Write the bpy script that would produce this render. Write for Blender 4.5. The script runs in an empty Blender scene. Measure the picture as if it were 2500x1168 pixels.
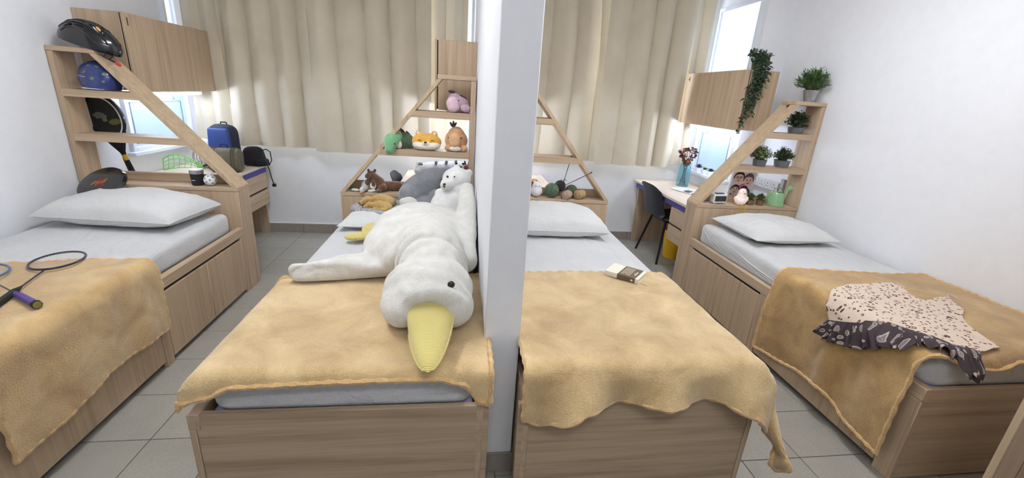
import bpy, bmesh, math, random
from mathutils import Vector, Matrix, Euler, noise as mn
random.seed(7)
PI = math.pi
S = bpy.context.scene
COL = S.collection
V = Vector

# ------------------------------------------------------------------ camera
cd = bpy.data.cameras.new('camera')
cam = bpy.data.objects.new('camera', cd)
COL.objects.link(cam)
S.camera = cam
FPX, PPX, PPY = 1038.73, 1267.47, 570.48
cd.sensor_fit = 'HORIZONTAL'
cd.sensor_width = 36.0
cd.lens = 36.0 * FPX / 2500.0
cd.shift_x = -(PPX - 1250.0) / 2500.0
cd.shift_y = (PPY - 584.0) / 2500.0
cd.clip_start = 0.02
_p, _y, _r = math.radians(-18.055), math.radians(8.5866), math.radians(4.0046)
_F = V((math.sin(_y) * math.cos(_p), math.cos(_y) * math.cos(_p), math.sin(_p)))
_R0 = V((math.cos(_y), -math.sin(_y), 0))
_U0 = _R0.cross(_F)
_R = _R0 * math.cos(_r) + _U0 * math.sin(_r)
_U = -_R0 * math.sin(_r) + _U0 * math.cos(_r)
_m = Matrix((_R, _U, -_F)).transposed().to_4x4()
_m.translation = V((0, 0, 1.5457))
cam.matrix_world = _m

# ------------------------------------------------------------------ world, light, exposure
w = bpy.data.worlds.new('world')
S.world = w
w.use_nodes = True
w.node_tree.nodes['Background'].inputs[0].default_value = (0.85, 0.92, 1.0, 1)
w.node_tree.nodes['Background'].inputs[1].default_value = 0.3
S.view_settings.view_transform = 'Standard'
S.view_settings.look = 'None'
S.view_settings.gamma = 1.0
S.view_settings.exposure = 0.36
S.view_settings.use_curve_mapping = False


LAMP_POWER = 34.0        # ceiling tube lamps; they hang just above the picture (built with the room)
ENTRANCE_FILL_POWER = 21.0  # added fill lamp, brightens the faces turned towards the camera
LAMP_RGB = (247, 250, 255)

# ------------------------------------------------------------------ materials


def lin(r, g, b):
    def f(c):
        c /= 255.0
        return c / 12.92 if c <= 0.04045 else ((c + 0.055) / 1.055) ** 2.4
    return (f(r), f(g), f(b), 1.0)


def base_mat(name):
    m = bpy.data.materials.new(name)
    m.use_nodes = True
    nt = m.node_tree
    return m, nt, nt.nodes['Principled BSDF']


def sock(node, *names):
    for n in names:
        if n in node.inputs:
            return node.inputs[n]
    return None


def coords(nt, scale=(1, 1, 1), rnd=False):
    tc = nt.nodes.new('ShaderNodeTexCoord')
    mp = nt.nodes.new('ShaderNodeMapping')
    mp.inputs['Scale'].default_value = scale
    if rnd:
        oi = nt.nodes.new('ShaderNodeObjectInfo')
        mu = nt.nodes.new('ShaderNodeMath')
        mu.operation = 'MULTIPLY'
        mu.inputs[1].default_value = 37.0
        nt.links.new(oi.outputs['Random'], mu.inputs[0])
        cx = nt.nodes.new('ShaderNodeCombineXYZ')
        for i in range(3):
            nt.links.new(mu.outputs[0], cx.inputs[i])
        nt.links.new(cx.outputs[0], mp.inputs['Location'])
    nt.links.new(tc.outputs['Object'], mp.inputs['Vector'])
    return mp.outputs['Vector']


def noise_node(nt, vec, scale, detail=3.0, rough=0.55, dist=0.0):
    n = nt.nodes.new('ShaderNodeTexNoise')
    n.inputs['Scale'].default_value = scale
    n.inputs['Detail'].default_value = detail
    n.inputs['Roughness'].default_value = rough
    n.inputs['Distortion'].default_value = dist
    nt.links.new(vec, n.inputs['Vector'])
    return n.outputs['Fac']


def ramp(nt, fac, stops):
    r = nt.nodes.new('ShaderNodeValToRGB')
    e = r.color_ramp.elements
    e[0].position, e[0].color = stops[0]
    e[1].position, e[1].color = stops[-1]
    for p, c in stops[1:-1]:
        k = e.new(p)
        k.color = c
    nt.links.new(fac, r.inputs['Fac'])
    return r.outputs['Color']


def bump(nt, bs, height, strength, dist=0.01):
    b = nt.nodes.new('ShaderNodeBump')
    b.inputs['Strength'].default_value = strength
    b.inputs['Distance'].default_value = dist
    nt.links.new(height, b.inputs['Height'])
    nt.links.new(b.outputs['Normal'], bs.inputs['Normal'])


def plain(name, rgb, rough=0.6, metal=0.0, bumpy=0.0, bscale=60, var=0.0, vscale=8, sheen=0.0, coat=0.0, spec=None):
    m, nt, bs = base_mat(name)
    c = lin(*rgb)
    bs.inputs['Base Color'].default_value = c
    bs.inputs['Roughness'].default_value = rough
    bs.inputs['Metallic'].default_value = metal
    if sheen:
        bs.inputs['Sheen Weight'].default_value = sheen
        bs.inputs['Sheen Roughness'].default_value = 0.6
    if coat:
        bs.inputs['Coat Weight'].default_value = coat
    if spec is not None:
        bs.inputs['Specular IOR Level'].default_value = spec
    vec = None
    if var:
        vec = coords(nt)
        f = noise_node(nt, vec, vscale, 4)
        a = tuple(max(0, x * (1 - var)) for x in c[:3]) + (1,)
        b = tuple(min(1, x * (1 + var)) for x in c[:3]) + (1,)
        nt.links.new(ramp(nt, f, [(0.3, a), (0.7, b)]), bs.inputs['Base Color'])
    if bumpy:
        vec = vec or coords(nt)
        bump(nt, bs, noise_node(nt, vec, bscale, 4), bumpy, 0.004)
    return m


def emit(name, rgb, strength):
    m, nt, bs = base_mat(name)
    bs.inputs['Base Color'].default_value = lin(*rgb)
    bs.inputs['Emission Color'].default_value = lin(*rgb)
    bs.inputs['Emission Strength'].default_value = strength
    return m


def wood(name, axis, lo, hi, scale=1.0):
    m, nt, bs = base_mat(name)
    sc = [30.0 * scale] * 3
    sc[axis] = 0.9
    vec = coords(nt, tuple(sc), rnd=True)
    f = noise_node(nt, vec, 1.0, 5, 0.62, 0.25)
    sc2 = [110.0] * 3
    sc2[axis] = 3.0
    f2 = noise_node(nt, coords(nt, tuple(sc2), rnd=True), 1.0, 2, 0.5)
    mx = nt.nodes.new('ShaderNodeMath')
    mx.operation = 'MULTIPLY_ADD'
    nt.links.new(f2, mx.inputs[0])
    mx.inputs[1].default_value = 0.35
    nt.links.new(f, mx.inputs[2])
    mid = tuple((a + b) / 2 for a, b in zip(lin(*lo), lin(*hi)))
    nt.links.new(ramp(nt, mx.outputs[0], [(0.44, lin(*lo)), (0.62, mid), (0.88, lin(*hi))]), bs.inputs['Base Color'])
    bs.inputs['Roughness'].default_value = 0.5
    bs.inputs['Specular IOR Level'].default_value = 0.35
    bump(nt, bs, f2, 0.06, 0.002)
    return m


def fabric(name, lo, hi, vscale=5, fine=240, bs_=0.35, sheen=0.2, rough=0.9, wr=0.0, wscale=(6, 6, 6)):
    m, nt, bs = base_mat(name)
    vec = coords(nt)
    f = noise_node(nt, vec, vscale, 5, 0.6, 0.6)
    f2 = noise_node(nt, vec, fine, 2, 0.6)
    mx = nt.nodes.new('ShaderNodeMath')
    mx.operation = 'MULTIPLY_ADD'
    nt.links.new(f2, mx.inputs[0])
    mx.inputs[1].default_value = 0.35
    nt.links.new(f, mx.inputs[2])
    nt.links.new(ramp(nt, mx.outputs[0], [(0.42, lin(*lo)), (0.92, lin(*hi))]), bs.inputs['Base Color'])
    bs.inputs['Roughness'].default_value = rough
    bs.inputs['Specular IOR Level'].default_value = 0.15
    bs.inputs['Sheen Weight'].default_value = sheen
    bs.inputs['Sheen Roughness'].default_value = 0.5
    if wr:
        w_ = noise_node(nt, coords(nt, wscale), 1.0, 3, 0.5, 1.2)
        ad = nt.nodes.new('ShaderNodeMath')
        ad.operation = 'MULTIPLY_ADD'
        nt.links.new(w_, ad.inputs[0])
        ad.inputs[1].default_value = wr
        nt.links.new(f2, ad.inputs[2])
        bump(nt, bs, ad.outputs[0], bs_, 0.012)
    else:
        bump(nt, bs, f2, bs_, 0.006)
    return m


WLO, WHI = (166, 143, 117), (198, 174, 146)
M = {}
M['wood_x'] = wood('ash_laminate_across', 0, WLO, WHI)
M['wood_y'] = wood('ash_laminate_lengthwise', 1, WLO, WHI)
M['wood_z'] = wood('ash_laminate_upright', 2, WLO, WHI)
M['wood_foot'] = wood('ash_laminate_footboard', 0, (152, 130, 104), (194, 172, 143), 0.8)  # streakier copy, colour darkened to hold back the light on the footboards
M['edge'] = wood('edge_banding', 2, (172, 148, 118), (200, 177, 146))
M['desk_top'] = wood('pale_desk_laminate', 1, (206, 188, 168), (232, 218, 200))
M['dark'] = plain('recess_shade', (22, 20, 20), 0.8)  # near-black colour put in for the shade inside gaps, slots and vents
M['purple'] = plain('violet_panel', (74, 72, 150), 0.6)
M['tick'] = plain('violet_mattress_ticking', (150, 142, 186), 0.8, bumpy=0.2)
M['wall'] = plain('white_wall_paint', (234, 235, 238), 0.75, bumpy=0.12, bscale=90, var=0.015, vscale=14)
M['ceil'] = plain('ceiling_paint', (240, 240, 240), 0.8)
M['base'] = plain('baseboard_tile_glaze', (150, 142, 132), 0.5, var=0.06, vscale=20)
M['grout'] = plain('dark_grout', (70, 66, 62), 0.9)
M['sheet'] = fabric('white_cotton_sheet', (238, 238, 238), (250, 250, 250), 3, 300, 0.9, 0.1, 0.85, 2.6, (9, 4, 9))
M['pillow'] = fabric('white_pillowcase', (238, 238, 236), (250, 250, 249), 3, 300, 0.8, 0.1, 0.85, 2.2, (5, 9, 5))
M['blank'] = fabric('golden_fleece', (176, 145, 98), (228, 200, 150), 5.5, 190, 0.6, 0.5, 0.95)
M['blank4'] = fabric('golden_fleece_shaded', (146, 110, 58), (206, 170, 112), 5, 190, 0.6, 0.5, 0.95)  # same fleece, its dimmer light and pile direction put into the colour
M['blank1'] = fabric('golden_fleece_half_shaded', (168, 134, 86), (218, 186, 132), 5.5, 190, 0.6, 0.5, 0.95)  # same fleece, slightly darker for lighting and pile, set in the colour
M['hem'] = fabric('fleece_hem', (200, 158, 100), (228, 194, 142), 40, 200, 0.8, 0.4, 0.95)
M['curt'] = fabric('beige_curtain_cloth', (201, 190, 168), (213, 203, 183), 3, 260, 0.3, 0.15, 0.9, 0.5, (8, 8, 3))
M['black'] = plain('black_plastic', (24, 24, 27), 0.35, coat=0.2)
M['blackm'] = plain('matt_black', (26, 26, 28), 0.7)
M['blackf'] = plain('black_cloth', (28, 28, 32), 0.9, bumpy=0.4, bscale=150)
M['white'] = plain('white_plastic', (238, 239, 240), 0.4)
M['whitef'] = plain('white_frame_paint', (226, 232, 240), 0.45)
M['metal'] = plain('galvanised_metal', (120, 124, 130), 0.4, metal=0.6, var=0.12, vscale=18)
M['zinc'] = plain('bright_zinc', (176, 180, 186), 0.32, metal=0.85, var=0.1, vscale=18)
M['steel'] = plain('brushed_steel', (190, 190, 192), 0.3, metal=1.0)
M['yellow'] = plain('yellow_plastic', (236, 184, 26), 0.45, bumpy=0.15, bscale=120)
M['print_black'] = plain('black_print', (18, 18, 20), 0.6)


def tile_mat():
    m, nt, bs = base_mat('grey_floor_tile')
    oi = nt.nodes.new('ShaderNodeObjectInfo')
    vec = coords(nt, rnd=True)
    f = noise_node(nt, vec, 320, 2)
    f3 = noise_node(nt, vec, 6, 3)
    mx = nt.nodes.new('ShaderNodeMath')
    mx.operation = 'MULTIPLY_ADD'
    nt.links.new(f3, mx.inputs[0])
    mx.inputs[1].default_value = 0.25
    nt.links.new(f, mx.inputs[2])
    c = ramp(nt, mx.outputs[0], [(0.35, lin(140, 137, 128)), (0.85, lin(176, 172, 162))])
    mix = nt.nodes.new('ShaderNodeMixRGB')
    mix.blend_type = 'MULTIPLY'
    mix.inputs[0].default_value = 1.0
    nt.links.new(c, mix.inputs[1])
    nt.links.new(ramp(nt, oi.outputs['Random'], [(0.0, (0.93, 0.93, 0.93, 1)), (1.0, (1, 1, 1, 1))]), mix.inputs[2])
    nt.links.new(mix.outputs[0], bs.inputs['Base Color'])
    bs.inputs['Roughness'].default_value = 0.42
    bump(nt, bs, f, 0.08, 0.002)
    return m


M['tile'] = tile_mat()

# ------------------------------------------------------------------ geometry helpers


class G:
    """collects vertices and faces of one mesh"""

    def __init__(self):
        self.v, self.f = [], []

    def add(self, vs, fs, mat=None):
        n = len(self.v)
        self.v += [tuple(mat @ V(p)) if mat is not None else tuple(p) for p in vs]
        self.f += [tuple(i + n for i in f) for f in fs]
        return self

    def box(self, x0, x1, y0, y1, z0, z1, b=0.0, mat=None):
        if x0 > x1:
            x0, x1 = x1, x0
        if y0 > y1:
            y0, y1 = y1, y0
        if z0 > z1:
            z0, z1 = z1, z0
        if b <= 0:
            vs = [(x, y, z) for x in (x0, x1) for y in (y0, y1) for z in (z0, z1)]
            fs = [(0, 1, 3, 2), (4, 6, 7, 5), (0, 4, 5, 1), (2, 3, 7, 6), (0, 2, 6, 4), (1, 5, 7, 3)]
            return self.add(vs, fs, mat)
        b = min(b, (x1 - x0) * .45, (y1 - y0) * .45, (z1 - z0) * .45)
        bm = bmesh.new()
        bmesh.ops.create_cube(bm, size=1.0)
        for v in bm.verts:
            v.co = V(((x0 + x1) / 2 + v.co.x * (x1 - x0), (y0 + y1) / 2 + v.co.y * (y1 - y0), (z0 + z1) / 2 + v.co.z * (z1 - z0)))
        bmesh.ops.bevel(bm, geom=list(bm.edges), offset=b, segments=1, affect='EDGES', profile=0.5)
        return self.bm(bm, mat)

    def bm(self, bm, mat=None):
        bm.verts.index_update()
        self.add([v.co.copy() for v in bm.verts], [tuple(v.index for v in f.verts) for f in bm.faces], mat)
        bm.free()
        return self

    def prism(self, poly, axis, a0, a1, mat=None):
        """poly: points in the two other axes (in xyz order), extruded along axis"""
        def p(u, v, a):
            return ((a, u, v), (u, a, v), (u, v, a))[axis]
        n = len(poly)
        vs = [p(u, v, a0) for u, v in poly] + [p(u, v, a1) for u, v in poly]
        fs = [tuple(range(n))[::-1], tuple(range(n, 2 * n))] + [(i, (i + 1) % n, n + (i + 1) % n, n + i) for i in range(n)]
        return self.add(vs, fs, mat)

    def tube(self, pts, r, seg=8, closed=False, flat=1.0):
        pts = [V(p) for p in pts]
        n = len(pts)
        rs = r if isinstance(r, (list, tuple)) else [r] * n
        vs, fs = [], []
        up = None
        for i in range(n):
            a = pts[(i - 1) % n] if (closed or i > 0) else pts[i]
            b = pts[(i + 1) % n] if (closed or i < n - 1) else pts[i]
            t = (b - a)
            if t.length < 1e-9:
                t = V((0, 0, 1))
            t.normalize()
            if up is None:
                up = V((0, 0, 1)) if abs(t.z) < 0.9 else V((1, 0, 0))
            sx = t.cross(up)
            if sx.length < 1e-6:
                sx = t.cross(V((1, 0.3, 0)))
            sx.normalize()
            up = sx.cross(t).normalized()
            for k in range(seg):
                an = 2 * PI * k / seg
                vs.append(pts[i] + sx * (math.cos(an) * rs[i]) + up * (math.sin(an) * rs[i] * flat))
        m = n if closed else n - 1
        for i in range(m):
            j = (i + 1) % n
            for k in range(seg):
                k2 = (k + 1) % seg
                fs.append((i * seg + k, i * seg + k2, j * seg + k2, j * seg + k))
        if not closed:
            fs.append(tuple(range(seg))[::-1])
            fs.append(tuple(range((n - 1) * seg, n * seg)))
        return self.add(vs, fs)

    def lathe(self, prof, seg=24, mat=None, cap=True):
        vs, fs = [], []
        for r, z in prof:
            for k in range(seg):
                a = 2 * PI * k / seg
                vs.append((r * math.cos(a), r * math.sin(a), z))
        for i in range(len(prof) - 1):
            for k in range(seg):
                k2 = (k + 1) % seg
                fs.append((i * seg + k, i * seg + k2, (i + 1) * seg + k2, (i + 1) * seg + k))
        if cap:
            fs.append(tuple(range(seg))[::-1])
            fs.append(tuple(range((len(prof) - 1) * seg, len(prof) * seg)))
        return self.add(vs, fs, mat)

    def ell(self, c, r, rot=(0, 0, 0), u=20, v=12, z0=-1.0, z1=1.0):
        """ellipsoid, optionally only the band between z0 and z1 (unit sphere heights)"""
        m = Matrix.Translation(V(c)) @ Euler(rot).to_matrix().to_4x4() @ Matrix.Diagonal(V((r[0], r[1], r[2], 1)))
        t0, t1 = math.asin(max(-1, z0)), math.asin(min(1, z1))
        prof = []
        for i in range(v + 1):
            t = t0 + (t1 - t0) * i / v
            prof.append((max(math.cos(t), 1e-4), math.sin(t)))
        return self.lathe(prof, u, m)

    def grid(self, fn, nu, nv, closed_u=False):
        vs = [fn(i / nu, j / nv) for j in range(nv + 1) for i in range(nu + (0 if closed_u else 1))]
        w_ = nu + (0 if closed_u else 1)
        fs = []
        for j in range(nv):
            for i in range(nu):
                i2 = (i + 1) % w_ if closed_u else i + 1
                fs.append((j * w_ + i, j * w_ + i2, (j + 1) * w_ + i2, (j + 1) * w_ + i))
        return self.add(vs, fs)

    def sheet(self, fn, nu, nv, th):
        """a cloth with thickness: fn(u, v) -> top point"""
        P = [[V(fn(i / nu, j / nv)) for i in range(nu + 1)] for j in range(nv + 1)]
        N = [[None] * (nu + 1) for _ in range(nv + 1)]
        for j in range(nv + 1):
            for i in range(nu + 1):
                du = P[j][min(i + 1, nu)] - P[j][max(i - 1, 0)]
                dv = P[min(j + 1, nv)][i] - P[max(j - 1, 0)][i]
                n = du.cross(dv)
                N[j][i] = n.normalized() if n.length > 1e-12 else V((0, 0, 1))
        w_ = nu + 1
        n = w_ * (nv + 1)
        vs = [P[j][i] for j in range(nv + 1) for i in range(w_)] + [P[j][i] - N[j][i] * th for j in range(nv + 1) for i in range(w_)]
        fs = []
        for j in range(nv):
            for i in range(nu):
                a, b, c, d = j * w_ + i, j * w_ + i + 1, (j + 1) * w_ + i + 1, (j + 1) * w_ + i
                fs += [(a, b, c, d), (n + d, n + c, n + b, n + a)]
        rim = [(0, i) for i in range(nu)] + [(j, nu) for j in range(nv)] + [(nv, i) for i in range(nu, 0, -1)] + [(j, 0) for j in range(nv, 0, -1)]
        ids = [j * w_ + i for j, i in rim]
        for k in range(len(ids)):
            a, b = ids[k], ids[(k + 1) % len(ids)]
            fs.append((b, a, n + a, n + b))
        self.add(vs, fs)
        return [P[j][i] for j, i in rim]


ROOT = {}
SMOOTH = math.radians(38)


def to_mesh(name, g, m, xf=None):
    if isinstance(g, bpy.types.Mesh):
        me = g
        me.name = name
        if xf is not None:
            me.transform(xf)
    else:
        me = bpy.data.meshes.new(name)
        vs = [tuple(xf @ V(p)) for p in g.v] if xf is not None else g.v
        me.from_pydata(vs, [], g.f)
        me.validate()
        me.shade_smooth()
        me.set_sharp_from_angle(angle=SMOOTH)
    me.materials.clear()
    me.materials.append(m)
    return me


def props(o, label=None, cat=None, group=None, kind=None):
    for k, v in (('label', label), ('category', cat), ('group', group), ('kind', kind)):
        if v:
            o[k] = v


def thing(name, label, cat, loc, rot=(0, 0, 0), group=None):
    o = bpy.data.objects.new(name, None)
    o.empty_display_size = 0.05
    COL.objects.link(o)
    o.location = loc
    o.rotation_euler = rot
    ROOT[o] = Matrix.Translation(V(loc)) @ Euler(rot).to_matrix().to_4x4()
    props(o, label, cat, group)
    return o


def part(name, g, m, parent, world=True, label=None, kind=None):
    """one mesh object under a thing or a part; g is in world coordinates unless world=False"""
    xf = ROOT[parent].inverted() if world else None
    o = bpy.data.objects.new(name, to_mesh(name, g, m, xf))
    COL.objects.link(o)
    o.parent = parent
    ROOT[o] = ROOT[parent]
    props(o, label, None, None, kind)
    return o


def single(name, g, m, label, cat, loc, group=None, kind=None):
    """a top-level thing that is one mesh (g in world coordinates)"""
    xf = Matrix.Translation(-V(loc))
    o = bpy.data.objects.new(name, to_mesh(name, g, m, xf))
    COL.objects.link(o)
    o.location = loc
    ROOT[o] = Matrix.Translation(V(loc))
    props(o, label, cat, group, kind)
    return o


def struct(name, g, m, label=None, cat=None):
    o = bpy.data.objects.new(name, to_mesh(name, g, m))
    COL.objects.link(o)
    ROOT[o] = Matrix.Identity(4)
    props(o, label, cat, None, 'structure')
    return o


def bx(*a, **k):
    return G().box(*a, **k)


def nz(p, s, o=0.0):
    return mn.noise(V(p) * s + V((o, o * 1.7, -o)))


def ridge(p, s, o=0.0):
    return max(0.0, 1 - abs(nz(p, s, o)) * 3.2)


def blob(items, voxel, smooth=6, amp=0.0, ns=9.0, seed=0.0, zmin=None):
    """one continuous soft body grown from overlapping ellipsoids and capsules (voxel remesh + smoothing)"""
    g = G()
    for it in items:
        if it[0] == 's':
            g.ell(it[1], it[2], it[3] if len(it) > 3 else (0, 0, 0), 24, 14)
        else:
            pts, rs = [V(p) for p in it[1]], it[2]
            for a in range(len(pts) - 1):
                d = (pts[a + 1] - pts[a]).length
                n = max(2, int(d / (min(rs[a], rs[a + 1]) * 0.4)) + 1)
                for k in range(n + 1):
                    t = k / n
                    r = rs[a] * (1 - t) + rs[a + 1] * t
                    g.ell(pts[a].lerp(pts[a + 1], t), (r, r, r), (0, 0, 0), 14, 8)
    me = bpy.data.meshes.new('blob')
    me.from_pydata(g.v, [], g.f)
    o = bpy.data.objects.new('blob', me)
    COL.objects.link(o)
    r = o.modifiers.new('r', 'REMESH')
    r.mode = 'VOXEL'
    r.voxel_size = voxel
    s = o.modifiers.new('s', 'SMOOTH')
    s.iterations = smooth
    s.factor = 0.5
    dg = bpy.context.evaluated_depsgraph_get()
    out = bpy.data.meshes.new_from_object(o.evaluated_get(dg))
    bpy.data.objects.remove(o)
    bpy.data.meshes.remove(me)
    if amp:
        nr = [v.normal.copy() for v in out.vertices]
        for v, n in zip(out.vertices, nr):
            v.co += n * (amp * nz(v.co, ns, seed))
    if zmin is not None:
        for v in out.vertices:
            v.co.z = max(v.co.z, zmin)
    out.shade_smooth()
    return out


def text_mesh(body, size, depth=0.0008, name='print'):
    c = bpy.data.curves.new(name, 'FONT')
    c.body = body
    c.size = size
    c.extrude = depth
    c.align_x = 'CENTER'
    c.align_y = 'CENTER'
    o = bpy.data.objects.new(name, c)
    COL.objects.link(o)
    dg = bpy.context.evaluated_depsgraph_get()
    me = bpy.data.meshes.new_from_object(o.evaluated_get(dg))
    bpy.data.objects.remove(o)
    return me


def frame_mat(o, x, z):
    """matrix with local x along x, local z along z, at o"""
    x, z = V(x).normalized(), V(z).normalized()
    y = z.cross(x).normalized()
    x = y.cross(z)
    m = Matrix((x, y, z)).transposed().to_4x4()
    m.translation = V(o)
    return m


def arc_pts(c, ax, ay, a0, a1, n):
    c, ax, ay = V(c), V(ax), V(ay)
    return [c + ax * math.cos(a0 + (a1 - a0) * i / n) + ay * math.sin(a0 + (a1 - a0) * i / n) for i in range(n + 1)]


# ------------------------------------------------------------------ room
XL, XR, XR2, YB, YF, ZC = -2.541, 2.876, 2.605, 4.572, -1.2, 2.75
P1, P2, PE = 0.110, 0.245, 1.418

floor = struct('floor', bx(XL - .1, XR + .1, YF - .1, YB + .1, -0.06, -0.003), M['grout'])
tile_me = bpy.data.meshes.new('tile')
_g = bx(-0.1483, 0.1483, -0.1483, 0.1483, -0.008, 0.0, b=0.0015)
tile_me.from_pydata(_g.v, [], _g.f)
tile_me.materials.append(M['tile'])


def lay_tiles(x0, lo, hi, yoff, ylo):
    k = math.floor((lo - x0) / .3)
    while x0 + k * .3 < hi:
        xa, xb = x0 + k * .3, x0 + k * .3 + .3
        j = 0
        while True:
            ya = yoff + j * .3
            if ya > YB:
                break
            cx0, cx1, cy1 = max(xa, lo), min(xb, hi), min(ya + .3, YB)
            if cx1 - cx0 > .03 and cy1 - ya > .03:
                o = bpy.data.objects.new('tile', tile_me)
                COL.objects.link(o)
                o.location = ((cx0 + cx1) / 2, (ya + cy1) / 2, 0)
                o.scale = ((cx1 - cx0) / .3, (cy1 - ya) / .3, 1)
                o.parent = floor
            j += 1
        k += 1


lay_tiles(-1.3177, XL, 0.178, 1.3781 - .3, 0)
lay_tiles(1.6286, 0.178, XR, 1.3916 - .3, 0)

struct('wall_left', bx(XL - .12, XL, YF, YB, 0, ZC), M['wall'])
struct('wall_right', bx(XR, XR + .12, YF, YB, 0, ZC), M['wall'])
struct('wall_right', bx(XR2, XR - .0005, 3.79, YB, 0, ZC), M['wall'])
wb = struct('wall_back', bx(XL - .12, XR + .12, YB, YB + .12, 0, ZC), M['wall'])
struct('wall_front', bx(XL - .12, XR + .12, YF - .12, YF, 0, ZC), M['wall'])
part_wall = struct('wall_partition', bx(P1, P2, PE, YB, 0, ZC, b=0.004), M['wall'])
struct('ceiling', bx(XL - .12, XR + .12, YF - .12, YB + .12, ZC, ZC + .1), M['ceil'])

# tube lamps on the ceiling, and an added fill near the entrance
M['ctube'] = emit('ceiling_tube_glow', LAMP_RGB, 1.0)
M['efill'] = emit('entrance_fill_glow', LAMP_RGB, 1.0)
M['ctube'].node_tree.nodes['Principled BSDF'].inputs['Emission Strength'].default_value = LAMP_POWER
M['efill'].node_tree.nodes['Principled BSDF'].inputs['Emission Strength'].default_value = ENTRANCE_FILL_POWER


def ceiling_lamp(label, c, along, m):
    t = thing('ceiling_lamp', label, 'lamp', c)
    cx_, cy_, cz_ = c
    hx, hy = (.09, .64) if along == 1 else (.64, .09)
    part('housing', bx(cx_ - hx, cx_ + hx, cy_ - hy, cy_ + hy, ZC - .045, ZC - .001, b=.006), M['white'], t)
    part('diffuser', bx(cx_ - hx * .92, cx_ + hx * .92, cy_ - hy * .97, cy_ + hy * .97, ZC - .098, ZC - .046, b=.012), m, t, label='glowing white diffuser')
    return t


ceiling_lamp('long ceiling lamp above the left aisle', (-1.0, 2.0, ZC - .085), 1, M['ctube'])
ceiling_lamp('long ceiling lamp above the right aisle', (1.45, 2.0, ZC - .085), 1, M['ctube'])
ceiling_lamp('unseen fill lamp added on the ceiling near the entrance', (.2, -.45, ZC - .085), 0, M['efill'])

# tiled skirting along the back wall and round the end of the partition
bb = struct('baseboard_back', bx(XL, XR2, YB - .004, YB, 0.0, 0.094), M['grout'])
x = XL
k0 = -1.626 - .3 * 4
for i in range(20):
    a, b = k0 + i * .3 + .0015, k0 + (i + 1) * .3 - .0015
    a, b = max(a, XL + .001), min(b, XR2 - .001)
    if b - a < .02 or (a < P2 and b > P1 and False):
        continue
    for lo, hi in ((a, min(b, P1 - .001)), (max(a, P2 + .001), b)):
        if hi - lo > .02:
            part('tile', bx(lo, hi, YB - .012, YB - .003, 0.001, 0.095, b=0.0015), M['base'], bb)
part('tile_grout', bx(XL, XR2, YB - .011, YB - .002, 0.095, 0.105), M['white'], bb, label='white painted strip on top of the skirting tiles')
bp = struct('baseboard_partition', bx(P1 - .003, P2 + .003, PE - .003, PE + .3, 0.0, 0.098), M['grout'])
part('tile', bx(P1 - .001, P2 + .006, PE - .010, PE - .002, 0.001, 0.1, b=0.0015), M['base'], bp)
part('tile', bx(P2 + .002, P2 + .010, PE - .010, PE + .3, 0.001, 0.1, b=0.0015), M['base'], bp)


# windows: frosted panes lit by the daylight outside
def pane_mat(name, rgb, st):
    m, nt, bs = base_mat(name)
    bs.inputs['Base Color'].default_value = lin(110, 128, 150)
    bs.inputs['Roughness'].default_value = 0.35
    vec = coords(nt, (1, 1, 1))
    f = noise_node(nt, vec, 2.2, 2)
    a = lin(*rgb)
    b = lin(min(255, rgb[0] + 22), min(255, rgb[1] + 12), 255)
    nt.links.new(ramp(nt, f, [(0.35, a), (0.7, b)]), bs.inputs['Emission Color'])
    bs.inputs['Emission Strength'].default_value = st
    return m


M['pane'] = pane_mat('frosted_daylit_pane', (176, 206, 250), 0.62)
M['pane2'] = pane_mat('bright_daylit_pane', (214, 230, 255), 0.95)


def side_window(name, xw, s, y0, y1, z0, z1):
    """window on a side wall; s points into the room"""
    t = struct(name, bx(xw, xw + s * .012, y0, y1, z0, z1), M['whitef'])
    fr = .034
    x0, x1 = xw + s * .010, xw + s * .034
    part('window_frame', bx(x0, x1, y0, y0 + fr, z0, z1, b=.003), M['whitef'], t)
    part('window_frame', bx(x0, x1, y1 - fr, y1, z0, z1, b=.003), M['whitef'], t)
    part('window_frame', bx(x0, x1, y0 + fr, y1 - fr, z0, z0 + fr, b=.003), M['whitef'], t)
    part('window_frame', bx(x0, x1, y0 + fr, y1 - fr, z1 - fr, z1, b=.003), M['whitef'], t)
    zm = 1.40
    if z0 < 1.2:
        part('transom', bx(x0, x1, y0 + fr, y1 - fr, zm - .03, zm + .03, b=.003), M['whitef'], t)
    sy0, sy1 = y0 + fr + .004, y1 - fr - .004
    if z0 < 1.2:
        part('pane', bx(x0, x0 + s * .006, sy0, sy1, z0 + fr, zm - .03), M['pane'], t, label='pale blue frosted lower pane')
    if z1 > 1.6:
        part('pane', bx(x0, x0 + s * .006, sy0, sy1, max(z0 + fr, zm + .03), z1 - fr), M['pane2'], t, label='bright upper pane')
    if z0 > 1.2:
        return t
    g = G()
    w_ = .006
    a0, a1, c0, c1 = sy0 + .03, sy1 - .06, z0 + fr + .02, zm - .11
    for (p, q, r, u) in ((a0, a0 + w_, c0, c1), (a1 - w_, a1, c0, c1), (a0, a1, c0, c0 + w_), (a0, a1, c1 - w_, c1)):
        g.box(x0 + s * .004, x0 + s * .012, p, q, r, u)
    part('sash_gasket', g, plain(name + '_grey_gasket', (120, 130, 142), 0.5), t)
    for yy in (a0 + .1, a1 - .1):
        part('hinge', bx(x0 + s * .006, x0 + s * .016, yy, yy + .012, c1 + .012, c1 + .035, b=.002), M['steel'], t)
    part('window_sill', bx(xw, xw + s * .06, y0 - .03, min(y1 + .03, YB - .02), z0 - .03, z0, b=.004), M['whitef'], t)
    return t


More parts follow.
